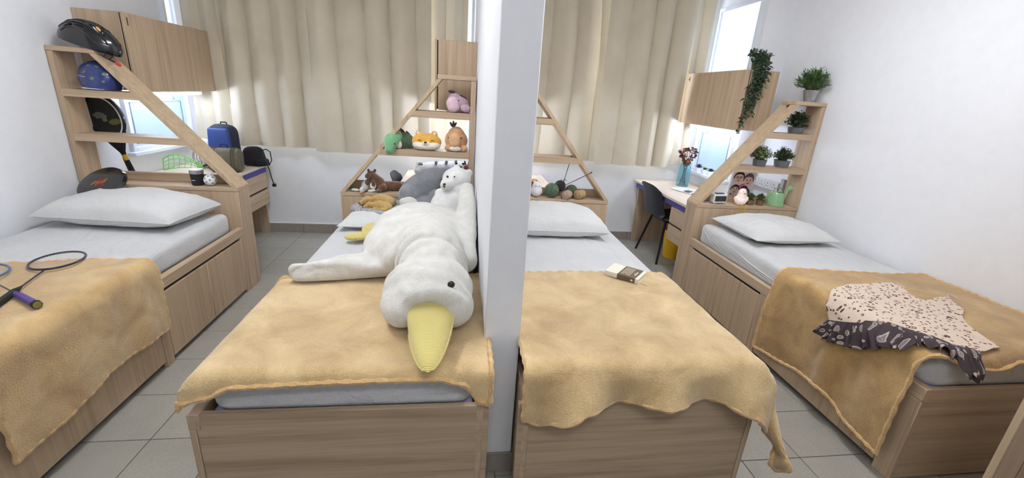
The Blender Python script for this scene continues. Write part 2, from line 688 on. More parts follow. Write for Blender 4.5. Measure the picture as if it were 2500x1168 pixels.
side_window('window_1', XL, 1, 3.70, 4.50, 0.92, 1.44)
side_window('window_5', XL, 1, 4.36, 4.52, 1.50, 2.5)
side_window('window_2', XR2, -1, 3.83, 4.50, 0.88, 2.5)


def back_window(name, x0, x1, n):
    z0, z1 = 1.02, 2.62
    t = struct(name, bx(x0, x1, YB - .012, YB, z0, z1), M['whitef'])
    fr = .05
    ya, yb = YB - .034, YB - .010
    part('window_frame', bx(x0, x1, ya, yb, z0, z0 + fr, b=.003), M['whitef'], t)
    part('window_frame', bx(x0, x1, ya, yb, z1 - fr, z1, b=.003), M['whitef'], t)
    wd = (x1 - x0 - fr) / n
    for i in range(n + 1):
        part('mullion', bx(x0 + i * wd, x0 + i * wd + fr, ya, yb, z0 + fr, z1 - fr, b=.003), M['whitef'], t)
    for i in range(n):
        part('pane', bx(x0 + i * wd + fr, x0 + (i + 1) * wd, yb - .006, yb, z0 + fr, z1 - fr), M['pane3'], t)
    return t


M['pane3'] = pane_mat('sunlit_pane_behind_curtain', (214, 230, 255), 5.0)
back_window('window_3', -2.40, 0.085, 4)
back_window('window_4', 0.27, 2.52, 4)

# ------------------------------------------------------------------ beds and their shelf headboards
Y0, YH, YK = 1.24, 3.184, 3.349      # foot face, headboard front, headboard back
B = .0025                            # board edge rounding
BEDS = {1: (XL + .004, -1.553, 1), 2: (0.102, -0.857, -1), 3: (0.252, 1.180, 1), 4: (XR - .004, 1.943, -1)}
WHERE = {1: 'against the left wall', 2: 'left of the white partition', 3: 'right of the white partition', 4: 'against the right wall'}
LIES = {1: 'under the badminton rackets', 2: 'under the big white goose', 3: 'under the small book', 4: 'under the flowered skirt'}


def bed_frame(i):
    xw, xa, s = BEDS[i]
    t = thing('bed_frame', 'wooden storage bed %s, %s' % (WHERE[i], {
        1: 'two doors in its side', 2: 'bare footboard below the white mattress edge',
        3: 'footboard half covered by a hanging blanket', 4: 'corner foot beside the nearest wardrobe door'}[i]), 'bed',
        ((xw + xa) / 2, (Y0 + YH) / 2, 0))
    tb = .022
    # footboard between the two side boards
    part('footboard', bx(xw - s * tb, xa - s * tb, Y0 + .003, Y0 + .025, .012, .490, b=B), M['wood_foot'], t)
    part('side_board', bx(xw, xw - 0 + s * (tb - .001), Y0, YH - .002, .0, .493, b=B), M['wood_y'], t)
    # aisle side: corner post, rail, fixed posts
    xi = xa - s * tb
    part('corner_post', bx(xi + s * .001, xa, Y0, Y0 + .085, 0.0, .430, b=B), M['wood_z'], t)
    part('side_rail', bx(xi - s * .016, xa, Y0, YH - .002, .4315, .493, b=B), M['wood_y'], t)
    part('middle_post', bx(xi, xa, 2.205, 2.268, 0.0, .4305, b=B), M['wood_z'], t)
    part('head_post', bx(xi, xa, 3.128, YH - .002, 0.0, .4305, b=B), M['wood_z'], t)
    xd = xa - s * .0015
    part('door', bx(xi, xd, 2.2705, 2.6975, .030, .414, b=B), M['wood_z'], t)
    part('door', bx(xi, xd, 2.6995, 3.1255, .030, .414, b=B), M['wood_z'], t)
    d = part('drawer', bx(xi, xd, Y0 + .0875, 2.2025, .036, .414, b=B), M['wood_z'], t)
    part('finger_slot_shade', bx(xi - s * .012, xi + s * .008, Y0 + .09, 3.12, .4145, .431), M['dark'], t)  # dark strip standing in for the shade in the slot
    part('plinth', bx(xi - s * .05, xi - s * .03, Y0 + .09, YH - .01, 0.0, .42), M['dark'], t)  # recessed plinth, coloured near black as the shade under the doors
    part('slat_base', bx(xw - s * -.03, xi - s * .032, Y0 + .03, YH - .01, .415, .440), M['wood_y'], t)
    part('head_panel', bx(xw + s * .03, xi, YH - .026, YH - .004, .02, .43), M['wood_x'], t)
    return t


def headboard(i):
    xw, xa, s = BEDS[i]
    holds = {1: 'holding helmets and sports gear', 2: 'full of plush animals', 3: 'holding balls of yarn', 4: 'full of potted plants'}[i]
    t = thing('headboard_shelf', 'wooden headboard with stepped shelves and slanting brace, %s' % holds, 'shelf', ((xw + xa) / 2, (YH + YK) / 2, 0))
    th = .024
    part('front_panel', bx(xw + s * .002, xa - s * th, YH + .002, YH + .022, .0, .756, b=B), M['wood_z'], t)
    part('side_panel', bx(xa - s * th, xa, YH, YK, 0.0, .757, b=B), M['wood_z'], t)
    part('top_board', bx(xw, xa + s * .001, YH - .001, YK, .7575, .785, b=B), M['wood_x'], t)
    part('back_lip', bx(xw + s * .036, xa - s * .03, YK - .018, YK, .7852, .845, b=B), M['wood_x'], t)
    part('wall_post', bx(xw, xw + s * .035, YH, YK, .7855, 1.6115, b=B), M['wood_z'], t)
    WT = .268
    part('top_cap', bx(xw, xw + s * WT, YH - .001, YK, 1.612, 1.642, b=B), M['wood_x'], t)
    # slanting brace: outer line from (xa, .786) to (xw + s*WT, 1.612)
    x0, z0, x1, z1 = xa, .7857, xw + s * (WT - .001), 1.6117
    sl = (z1 - z0) / (x1 - x0)
    hw = .0235 / math.sin(math.atan(abs(sl)))     # board width along x
    part('brace', G().prism([(x0, z0), (x0 - s * hw, z0), (x1 - s * hw, z1), (x1, z1)], 1, YH, YK), M['edge'], t)

    def xb(z):
        return x0 + (z - z0) / sl - s * (hw - .001)
    for za, zb in ((1.066, 1.112), (1.345, 1.391)):
        part('shelf', G().prism([(xw + s * .0355, za), (xb(za), za), (xb(zb), zb), (xw + s * .0355, zb)], 1, YH + .002, YK - .002), M['wood_x'], t)
    if i == 4:
        # the number on the brace, printed on its outer face
        d = V((x1 - x0, 0, z1 - z0)).normalized()
        n = V((-d.z, 0, d.x))
        if n.x > 0:
            n = -n
        o = V((x0, 3.262, z0)) + d * 1.045 + n * .001
        me = text_mesh('4', .075)
        me.transform(frame_mat(o, V((0, -1, 0)), n))
        part('number_sticker', me, M['print_black'], t, label='black number 4')
    return t


for i in (1, 2, 3, 4):
    bed_frame(i)
    headboard(i)


def mattress(i):
    xw, xa, s = BEDS[i]
    zt = {1: .605, 2: .625, 3: .625, 4: .630}[i]
    x0, x1 = xw + s * .025, xa - s * {1: .06, 2: .045, 3: .045, 4: .052}[i]
    y0, y1, z0 = Y0 + .035, YH - .012, .462
    bm = bmesh.new()
    bmesh.ops.create_cube(bm, size=1.0)
    for v in bm.verts:
        v.co = V(((x0 + x1) / 2 + v.co.x * abs(x1 - x0), (y0 + y1) / 2 + v.co.y * (y1 - y0), (z0 + zt) / 2 + v.co.z * (zt - z0)))
    # round the upright corners, then the horizontal edges
    up = [e for e in bm.edges if abs(e.verts[0].co.z - e.verts[1].co.z) > .01]
    bmesh.ops.bevel(bm, geom=up, offset=.07, segments=6, affect='EDGES', profile=0.5)
    hz = [e for e in bm.edges if abs(e.verts[0].co.z - e.verts[1].co.z) < 1e-5 and any(abs(f.normal.z) > .9 for f in e.link_faces)]
    bmesh.ops.bevel(bm, geom=hz, offset=.045, segments=5, affect='EDGES', profile=0.6)
    bm.normal_update()
    g = G().bm(bm)
    t = single('mattress', g, M['sheet'], 'mattress in a white fitted sheet on the bed %s' % WHERE[i], 'mattress', ((x0 + x1) / 2, (y0 + y1) / 2, z0))
    g = bx(x0 + s * .012, x1 - s * .012, y0 + .012, y1 - .012, .4405, .475, b=.008)
    sg_ = G()
    ny0, ny1 = 1.96, y1 - .05
    xa0, xb0 = min(x0, x1) + .05, max(x0, x1) - .05

    def wr_(u, v):
        px, py = xa0 + (xb0 - xa0) * u, ny0 + (ny1 - ny0) * v
        e = min(1, min(u, 1 - u, v, 1 - v) * 9)
        q = (px * .8 + py * .35, py * .55 - px * .3, i * 3.1)
        h_ = .0062 * ridge(q, 3.4, 1) ** 3 + .0042 * ridge(q, 7.5, 4) ** 3 + .003 * (1 + nz(q, 3, 9))
        return V((px, py, zt - .0015 + (h_ + .0005) * e))
    sg_.grid(wr_, 80, 120)
    part('sheet_top', sg_, M['sheet'], t)
    part('ticking', g, M['tick'], t, label='violet underside of the mattress')
    return t, (x0, x1, y0, y1, zt)


MAT = {i: mattress(i)[1] for i in (1, 2, 3, 4)}


def fold(t, r):
    if t <= 0:
        return t, 0.0
    if t < r * PI / 2:
        return r * math.sin(t / r), r * (1 - math.cos(t / r))
    return r, r + t - r * PI / 2


class Drape:
    """a cloth over a bed: a runs across towards the aisle (0 at the bed edge), b along towards the foot (0 at the foot edge)"""

    def __init__(self, xe, s, ye, zt, r=.05, wr=.004, seed=0.0, flare=.0):
        self.xe, self.s, self.ye, self.zt, self.r, self.wr, self.seed, self.flare = xe, s, ye, zt, r, wr, seed, flare

    def __call__(self, a, b, lift=0.0):
        oa, da = fold(a, self.r)
        ob, db = fold(b, self.r)
        drop = (da ** 3 + db ** 3) ** (1 / 3) if (da > 0 and db > 0) else da + db
        q = (a, b, 0)
        n = nz(q, 5.5, self.seed) * self.wr + nz(q, 14, self.seed + 5) * self.wr * .35
        z = self.zt - drop
        if da > self.r * .6:
            fl = self.flare * min(1, (da - self.r * .6) / .25)
            oa += fl * (.5 + .5 * math.cos(b * 15 + 3 * nz((b, 0, self.seed), 3))) + abs(n) * 1.4 + lift
        if db > self.r * .6:
            fl = self.flare * min(1, (db - self.r * .6) / .15)
            ob += fl * (.5 + .5 * math.sin(a * 19 + 2)) + abs(n) * 1.2 + lift
        if da > 0 and db > 0:          # the loose corner stands out as a soft cone
            k_ = min(da, db)
            oa += .13 * k_
            ob += .15 * k_
        if da <= self.r * .6 and db <= self.r * .6:
            z += n + self.wr * .6 + lift
        return V((self.xe + self.s * oa, self.ye - ob, z))


def lerp_tab(tab, x):
    if x <= tab[0][0]:
        return tab[0][1]
    for (a, p), (b, q) in zip(tab, tab[1:]):
        if x <= b:
            t = (x - a) / (b - a)
            t = t * t * (3 - 2 * t)
            return p + (q - p) * t
    return tab[-1][1]


def blanket(i, D, a_in, b_head, A, Bf, m, label, nu=90, nv=90):
    """A: aisle-side overhang against b, Bf: foot overhang against a"""
    def ab(u, v):
        a_n = a_in + (0 - a_in) * u
        b_n = lerp_tab(b_head, a_n) * (1 - v)
        a = a_in + (lerp_tab(A, b_n) - a_in) * u
        b0, b1 = lerp_tab(b_head, a), lerp_tab(Bf, min(a, .2))
        return a, b0 + (b1 - b0) * v
    g = G()
    D0 = D
    rim = g.sheet(lambda u, v: D0(*ab(u, v)), nu, nv, .008)
    # sheet() needs top outward: flip when mirrored
    if D.s < 0:
        g.f = [f[::-1] for f in g.f]
    c = D(a_in * .5, -.4)
    t = single('blanket', g, m, label, 'blanket', (c.x, c.y, D.zt))
    h = G()
    n = len(rim)
    pts = [rim[k] for k in range(0, n, 1)]
    h.tube(pts, [.0095 + .0025 * math.sin(k * 1.3) for k in range(len(pts))], 6, closed=True)
    part('hem', h, M['hem'], t, label='rolled stitched edge of the blanket')
    return t


x0, x1, y0, y1, zt = MAT[1]
D1 = Drape(-1.585, 1, 1.30, zt + .019, .055, .006, 1.0, .012)
HEAD1 = [(-1.0, -.85), (-.55, -.845), (-.1, -.91), (.1, -.935), (.5, -.93)]
blanket(1, D1, -.945, HEAD1, [(-.93, .425), (-.80, .415), (-.5, .405), (-.32, .43), (-.2, .455), (0, .46)],
        [(-.9, .16), (-.1, .14), (.1, -.08), (.3, -.09)], M['blank1'], 'golden fleece blanket on the left-wall bed, hanging far down its side')
x0, x1, y0, y1, zt = MAT[2]
D2 = Drape(-.800, -1, 1.275, zt + .017, .045, .006, 7.0, .012)
blanket(2, D2, -.925, [(-.95, -.755), (-.5, -.74), (0, -.70), (.2, -.70)], [(-.7, .15), (-.3, .13), (-.08, .11), (.1, .09)],
        [(-.93, .165), (-.89, .15), (-.83, .075), (-.75, .055), (-.5, .055), (-.1, .065), (-.02, .10), (.05, .115), (.15, .12)], M['blank'], 'golden fleece blanket under the big white goose, short at the foot')
x0, x1, y0, y1, zt = MAT[3]
D3 = Drape(1.120, 1, 1.275, zt + .019, .05, .008, 13.0, .10)
blanket(3, D3, -.875, [(-.9, -.77), (-.5, -.785), (0, -.79), (.3, -.79)], [(-.8, .20), (-.45, .25), (-.15, .34), (0, .39), (.2, .36)],
        [(-.875, .235), (-.82, .245), (-.76, .21), (-.66, .165), (-.4, .16), (-.15, .165), (-.03, .19), (.05, .27), (.3, .31)], M['blank'], 'golden fleece blanket with a book on it, falling over the footboard')
x0, x1, y0, y1, zt = MAT[4]
D4 = Drape(1.985, -1, 1.285, zt + .018, .055, .007, 21.0, .030)
blanket(4, D4, -.872, [(-.9, -.79), (-.5, -.80), (0, -.865), (.6, -.875)], [(-.9, .575), (-.72, .555), (-.5, .52), (-.36, .50), (-.2, .56), (0, .57)],
        [(-.9, .062), (-.6, .060), (-.35, .062), (-.22, .09), (-.1, .075), (0, .035), (.1, -.01), (.4, .0)], M['blank4'], 'golden blanket under the flowered skirt, hanging down the aisle side')


def pillow(i, c, w_, d, h, rz, label, pinch=.05, seed=0.0, tilt=0.0, full=.5):
    nu = nv = 56
    R = Matrix.Translation(V(c)) @ Euler((tilt, 0, rz)).to_matrix().to_4x4()

    def pt(u, v, side):
        x, y = u * 2 - 1, v * 2 - 1
        e = max(0.0, (1 - abs(x) ** 2.6)) ** full * max(0.0, (1 - abs(y) ** 2.6)) ** full
        k = 1 - pinch * (1 - (x * y) ** 2) * (x * x + y * y) * .7
        z = side * e * h * (.62 if side > 0 else .38)
        z += (e * (1 - e * .6)) * .016 * ridge((x * .9 + y * .4, y * .8 - x * .3, side + seed), 2.3, seed) ** 3
        z += e * (.010 * nz((x, y, side), 1.6, seed) + .004 * nz((x * 2.2, y, 0), 3.2, seed + 3))
        return R @ V((x * w_ / 2 * k, y * d / 2 * k, z + .38 * h))
    g = G()
    g.grid(lambda u, v: pt(u, v, 1), nu, nv)
    g.grid(lambda u, v: pt(1 - u, v, -1), nu, nv)
    t = single('pillow', g, M['pillow'], label, 'pillow', c)
    # seam along the edge
    e = [pt(k / 20, 0, 1) for k in range(20)] + [pt(1, k / 20, 1) for k in range(20)] + [pt(1 - k / 20, 1, 1) for k in range(20)] + [pt(0, 1 - k / 20, 1) for k in range(20)]
    part('seam', G().tube(e, .0028, 5, closed=True), M['pillow'], t)
    return t


pillow(1, (-2.06, 2.925, MAT[1][4]), .80, .48, .20, -.11, 'plump white pillow below the black flying disc', seed=2.0, full=.42)
pillow(2, (-.455, 2.945, MAT[2][4]), .62, .44, .105, -.04, 'white pillow under the plush puppy bed and goose feet', seed=4.0)
pillow(3, (.655, 2.905, MAT[3][4]), .74, .52, .18, -.02, 'plump white pillow below the balls of yarn', seed=6.0, full=.33)
p4 = pillow(4, (2.40, 2.85, MAT[4][4]), .68, .56, .15, .02, 'white flanged pillow below the potted plants', seed=8.0)

# gathered folds of the fitted sheet on the aisle side of the fourth mattress
x0, x1, y0, y1, zt = MAT[4]
g = G()
for k in range(9):
    ya, yb = y1 - .05 - .045 * k, y1 - .30 - .085 * k
    g.tube([(x1 + .030 - .012 * (k % 2), ya, zt - .012), (x1 + .004, ya - .04, zt - .045), (x1 - .001, (ya + yb) / 2, zt - .085), (x1 + .001, yb, zt - .125 + .01 * (k % 3))], [.004, .0065, .006, .003], 6, flat=.6)
m4 = [o for o in bpy.data.objects if o.name == 'mattress.003'][0]
part('sheet_folds', g, M['sheet'], m4)

# ------------------------------------------------------------------ wall cupboards with lamps underneath


def cupboard(xw, s, dep, y0, y1, z0, z1, label, num=None, num_y=None, tube_x=.5):
    xf = xw + s * dep
    t = thing('wall_cupboard', label, 'cupboard', ((xw + xf) / 2, (y0 + y1) / 2, z0))
    xc = xf - s * .024
    part('end_panel', bx(xw + s * .001, xc, y0, y0 + .018, z0, z1, b=B), M['wood_z'], t)
    part('end_panel', bx(xw + s * .001, xc, y1 - .018, y1, z0, z1, b=B), M['wood_z'], t)
    part('top_panel', bx(xw + s * .001, xc, y0 + .0185, y1 - .0185, z1 - .018, z1, b=B), M['wood_y'], t)
    part('bottom_panel', bx(xw + s * .001, xc, y0 + .0185, y1 - .0185, z0, z0 + .018, b=B), M['wood_y'], t)
    part('back_panel', bx(xw + s * .001, xw + s * .010, y0 + .0185, y1 - .0185, z0 + .0185, z1 - .0185), M['wood_z'], t)
    part('door', bx(xc + s * .008, xf, y0, y1, z0 - .004, z1, b=B), M['wood_z'], t)
    part('hinge_gap_shade', bx(xc - s * .001, xc + s * .0085, y0 + .006, y1 - .008, z0 + .006, z1 - .006), M['dark'], t)  # dark strip put in as the shade behind the door
    if num:
        me = text_mesh(num, .075)
        me.transform(frame_mat((xf + s * .0006, num_y, z1 - .058), (0, s, 0), (s, 0, 0)))
        part('number_sticker', me, M['print_black'], t, label='black number ' + num)
    return t


cupboard(XL, 1, .301, 3.45, 4.47, 1.393, 1.893, 'wooden wall cupboard numbered 1 on the left wall, beside black helmet', '1', 3.485)
cupboard(P1, -1, .31, 3.46, 4.44, 1.393, 1.893, 'wooden wall cupboard fixed to the partition, above the plush toys')
cupboard(XR2, -1, .28, 3.45, 4.462, 1.383, 1.867, 'wooden wall cupboard numbered 4 on the right, under the trailing ivy', '4', 4.40)
cupboard(P2, 1, .30, 3.46, 4.44, 1.393, 1.893, 'wooden wall cupboard hidden behind the partition on its right side')

M['lamp'] = emit('lit_tube', (222, 234, 255), 60.0)


def tube_lamp(x, z, y0, y1, label):
    t = thing('tube_lamp', label, 'lamp', (x, (y0 + y1) / 2, z))
    part('housing', bx(x - .018, x + .018, y0 - .02, y1 + .02, z + .006, z + .0235, b=.003), M['white'], t)
    g = G().tube([(x, y0, z - .004), (x, y1, z - .004)], .011, 10)
    part('tube', g, M['lamp'], t, label='glowing white tube')
    for yy in (y0 - .018, y1):
        part('end_cap', bx(x - .014, x + .014, yy, yy + .018, z - .018, z + .006, b=.003), M['white'], t)
    return t


tube_lamp(-2.34, 1.369, 3.62, 4.38, 'lit tube lamp under the left wall cupboard, above green blade')
tube_lamp(-.10, 1.369, 3.62, 4.34, 'lit tube lamp under the cupboard behind the plush toys')
tube_lamp(2.44, 1.359, 3.60, 4.40, 'lit tube lamp under the right wall cupboard, above succulents')
tube_lamp(.46, 1.369, 3.62, 4.34, 'lit tube lamp right of the partition, above yarn')

# ------------------------------------------------------------------ desks


def desk(xw, s, dep, label, drawers, back=None, zt=.725):
    y0, y1 = YK + .012, YB - .016
    xf = xw + s * dep
    t = thing('desk', label, 'desk', ((xw + xf) / 2, (y0 + y1) / 2, 0))
    part('desktop', bx(xw + s * .002, xf, y0, y1, zt - .025, zt, b=B), M['desk_top'], t)
    part('end_panel', bx(xw + s * .02, xf - s * .055, y1 - .028, y1 - .002, 0.0, zt - .0255, b=B), M['wood_z'], t)
    part('end_panel', bx(xw + s * .02, xf - s * .055, y0 + .002, y0 + .022, 0.0, zt - .0255, b=B), M['wood_z'], t)
    part('apron', bx(xf - s * .030, xf - s * .018, y0 + .024, y1 - .03, zt - .078, zt - .0258, b=.001), M['purple'], t)
    part('modesty_panel', bx(xw + s * .012, xw + s * .026, y0 + .024, y1 - .03, .30, zt - .026), M['wood_y'], t)
    ya, yb = drawers
    part('drawer_case', bx(xw + s * .06, xf - s * .026, ya, yb, .335, zt - .0785, b=B), M['wood_z'], t)
    for za, zb in ((.336, .478), (.496, zt - .08)):
        part('drawer', bx(xf - s * .0255, xf - s * .004, ya - .002, yb + .002, za, zb, b=B), M['wood_y'], t)
    part('drawer_gap_shade', bx(xf - s * .026, xf - s * .018, ya, yb, .478, .496), M['dark'], t)  # painted shade between the two drawers
    return t


desk(XL, 1, .641, 'desk with violet apron under the bags in the left corner', (4.03, 4.50))
desk(P1, -1, .64, 'desk behind the shelf of plush animals, against the partition', (3.40, 3.66))
desk(P2, 1, .64, 'pale desk behind the yarn shelf, mostly hidden by the partition', (3.40, 3.66))
desk(XR2, -1, .640, 'desk with two drawers and violet apron under the vase', (3.385, 3.64))

# ------------------------------------------------------------------ curtains


def curtain(x0, x1, yc, z0, z1, folds, label, amp=.03, seed=0.0, edge=None, taper=0.0, cx=0.0):
    g = G()
    nu, nv = int((x1 - x0) / .008), 14
    hemz = z0 + .062

    def pt(u, v):
        x = x0 + (x1 - x0) * u
        z = z1 + (z0 - z1) * v
        ph = u * folds + .5 * nz((u * folds * .55, seed, v * .35), 1.0, seed)
        k = abs(math.sin(PI * ph)) ** .62 * 2 - 1.2
        a = amp * (.55 + .7 * (nz((u * folds * .6, 3.0, v * .3), 1.0, seed) + .5)) * (1 - .12 * v)
        y = yc - k * a + .008 * nz((x * 3, z * 1.2, 0), 2.2, seed)
        y -= .010 * v
        xx = x + .012 * math.sin(2 * PI * ph) - (taper * (1 - v) ** 5 * u)
        return V((xx, y, z + .004 * nz((x, 0, 0), 7, seed) * v))
    rim = g.sheet(lambda u, v: pt(u, v), nu, nv, .004)
    t = single('curtain', g, M['curt'], label, 'curtain', ((x0 + x1) / 2, yc, z0))
    st = [pt(i / nu, (hemz - z1) / (z0 - z1)) + V((0, -.0025, 0)) for i in range(nu + 1)]
    part('hem_seam', G().tube(st, .0022, 4), M['curt'], t, label='stitched seam above the bottom edge')
    return t


ZT = 2.66
curtain(-2.44, -2.10, 4.478, .925, ZT, 2.2, 'narrow curtain length in the left corner beside the window', .022, 1.0)
curtain(-2.13, -1.28, 4.42, .915, ZT, 3.6, 'beige curtain behind the blue backpack', .044, 2.0)
curtain(-1.37, -.275, 4.345, .900, ZT, 4.7, 'beige curtain left of the plush animal shelf, overlapping its neighbour', .048, 3.0)
curtain(-.335, .035, 4.475, .915, ZT, 2.2, 'narrow curtain length behind the plush animals beside the partition', .022, 4.0)
curtain(.275, 1.475, 4.455, .915, ZT, 4.4, 'beige curtain right of the partition behind the slanting brace', .046, 5.0, taper=.085)
curtain(1.375, 2.27, 4.365, .905, ZT, 3.8, 'beige curtain left of the cupboard numbered 4', .046, 6.0)
curtain(2.215, 2.52, 4.485, .925, ZT, 1.7, 'curtain end behind the dried flowers, beside bright window', .024, 7.0)

# ------------------------------------------------------------------ wardrobe by the camera on the right
t = thing('wardrobe', 'wooden wardrobe with an open door at the right front corner', 'wardrobe', (2.35, .55, 0))
part('carcass', bx(2.30, 2.86, .10, .86, 0.0, 2.1, b=B), M['wood_z'], t)
part('door', bx(1.802, 2.296, .884, .904, .03, 2.08, b=.004), M['wood_z'], t)
part('edge_strip', bx(1.7965, 1.8015, .883, .905, .03, 2.08, b=.0015), M['edge'], t)
part('door_panel', bx(1.895, 2.28, .8785, .8835, .10, 2.0, b=.002), M['wood_z'], t)

# ------------------------------------------------------------------ sports gear on and behind the first headboard
HB = .7855      # headboard top
M['blue'] = plain('deep_blue_gloss', (30, 50, 112), 0.22, coat=0.6, var=0.25, vscale=9)
M['star'] = plain('pale_yellow_decal', (112, 122, 104), 0.4)
M['orange'] = plain('orange_plush', (214, 142, 88), 0.95)
M['red'] = plain('red_plastic', (200, 40, 44), 0.4)
M['glossblack'] = plain('gloss_black_shell', (20, 20, 22), 0.16, coat=0.6)


def dome(c, rx, ry, rz, flat, tilt, seed=0, peak=0.0):
    """helmet shell as a closed dome; local x is the length"""
    g = G()
    m = Matrix.Translation(V(c)) @ Euler(tilt).to_matrix().to_4x4()

    def pt(u, v):
        a = 2 * PI * u
        t = -flat + (PI / 2 + flat) * v
        x, y, z = math.cos(t) * math.cos(a), math.cos(t) * math.sin(a), math.sin(t)
        sx = 1 + peak * max(0, math.cos(a)) ** 3 * math.cos(t)
        return m @ V((x * rx * sx, y * ry, z * rz))
    g.grid(pt, 40, 16, closed_u=True)
    n = len(g.v)
    g.f.append(tuple(range(40))[::-1])
    return g, m


def on_dome(m, rx, ry, rz, az, el, k=1.0):
    return m @ V((math.cos(el) * math.cos(az) * rx * k, math.cos(el) * math.sin(az) * ry * k, math.sin(el) * rz * k))


# black cycle helmet
hc, hr = (-2.345, 3.262, 1.676), (.155, .098, .128)
g, hm = dome(hc, *hr, .16, (0, .30, 0), peak=.22)
t = thing('cycle_helmet', 'black cycle helmet with vents and a white stripe on the top shelf', 'helmet', (-2.365, 3.262, 1.643))
part('shell', g, M['glossblack'], t)


def shell_pt(xf, f, k=1.0):
    r = math.sqrt(max(0.0, 1 - f * f))
    return hm @ V((xf * r * hr[0] * k * (1 + .22 * max(0, xf) ** 3), f * hr[1] * k, math.sqrt(max(0.0, 1 - xf * xf)) * r * hr[2] * k))


for f in (-.80, -.50, -.16, .18, .52, .82):
    part('rib', G().tube([shell_pt(-.93 + 1.86 * j / 16, f + .05 * math.cos(j * .2), 1.0) for j in range(17)], [.0045 + .0035 * math.sin(PI * j / 16) for j in range(17)], 8), M['glossblack'], t)
for f, xs in ((-.65, (-.62, -.12, .42)), (-.33, (-.70, -.22, .30, .72)), (.01, (-.6, -.05, .5)), (.35, (-.5, .1, .6)), (.68, (-.4, .3))):
    for xf in xs:
        p = shell_pt(xf, f, .995)
        d = (shell_pt(xf + .08, f) - shell_pt(xf - .08, f)).normalized()
        n = (p - V(hc)).normalized()
        rot = frame_mat(p, d, n)
        vg = G()
        vg.ell((0, 0, 0), (.027, .011, .005), u=14, v=6)
        vg.v = [tuple(rot @ V(a)) for a in vg.v]
        part('vent_shade', vg, M['dark'], t)  # thin dark patch painted as the shade inside the opening
pts = [on_dome(hm, *hr, -.95 + .05 * j, 1.02 - .075 * j, 1.018) for j in range(9)]
part('stripe', G().tube(pts, .0038, 6, flat=.5), M['white'], t, label='white stripe')
p = on_dome(hm, *hr, -.62, .98, 1.01)
n = (p - V(hc)).normalized()
g = G().ell((0, 0, 0), (.020, .011, .003), u=16, v=6)
rot = frame_mat(p, (1, -.2, -.4), n)
g.v = [tuple(rot @ V(a)) for a in g.v]
part('badge', g, plain('orange_badge', (232, 176, 96), .4), t, label='orange oval badge')
p = on_dome(hm, *hr, -.5, .78, 1.01)
rot = frame_mat(p, (1, -.2, -.6), (p - V(hc)).normalized())
g = bx(-.006, .006, -.005, .005, 0, .002)
g.v = [tuple(rot @ V(a)) for a in g.v]
part('badge', g, M['white'], t, label='small white square mark')
fr = on_dome(hm, *hr, -.35, .0, 1.0)
sp = [fr, fr + V((.03, -.015, -.02)), V((-2.185, 3.175, 1.585)), V((-2.150, 3.172, 1.566))]
part('strap', G().tube(sp, .0045, 6), M['blackf'], t)
part('strap', G().tube([fr + V((-.015, 0, .0)), V((-2.215, 3.174, 1.598)), V((-2.165, 3.172, 1.572))], .0035, 6), M['blackf'], t)
part('buckle', G().ell((-2.138, 3.172, 1.559), (.020, .008, .010), (0, .6, 0), 12, 8), M['red'], t, label='red buckle')

# blue helmet
bc, br = (-2.322, 3.262, 1.459), (.122, .082, .115)
g, bm_ = dome(bc, *br, .52, (0, .06, 0))
t = thing('blue_helmet', 'deep blue rounded helmet with pale stars on the shelf below', 'helmet', (-2.335, 3.262, 1.393))
part('shell', g, M['blue'], t)
for az, el, r in ((-1.9, .35, .018), (-1.2, .75, .014), (-.9, .35, .016), (-1.5, .05, .012), (-.6, .6, .013), (-1.75, .8, .012), (-1.0, -.05, .012)):
    p = on_dome(bm_, *br, az, el, 1.0)
    n = (p - V(bc)).normalized()
    poly = []
    for k in range(10):
        rr = (r if k % 2 == 0 else r * .62) * (.75 + .5 * math.sin(k * 2.7 + az * 5) ** 2)
        poly.append((rr * 1.15 * math.cos(PI * k / 5), rr * .9 * math.sin(PI * k / 5)))
    g = G().prism(poly, 2, -.003, .0012)
    rot = frame_mat(p, (1, 0, .1), n)
    g.v = [tuple(rot @ V(a)) for a in g.v]
    part('star', g, M['star'], t)
pts = [on_dome(bm_, *br, -2.4 + .2 * j, .12 - .015 * j, 1.004) for j in range(9)]
part('painted_highlight', G().tube(pts[:4], .0014, 5), M['whitef'], t)  # short white line modelled as a painted glint on the shell

# tennis rackets behind the shelves
M['grip'] = plain('dark_grip_tape', (34, 30, 34), 0.85, bumpy=0.4, bscale=120)
M['navy'] = plain('navy_grip', (40, 46, 96), 0.8)
M['string'] = plain('dark_strings', (46, 46, 40), 0.7)
M['rgold'] = plain('yellow_band', (230, 176, 30), 0.5)


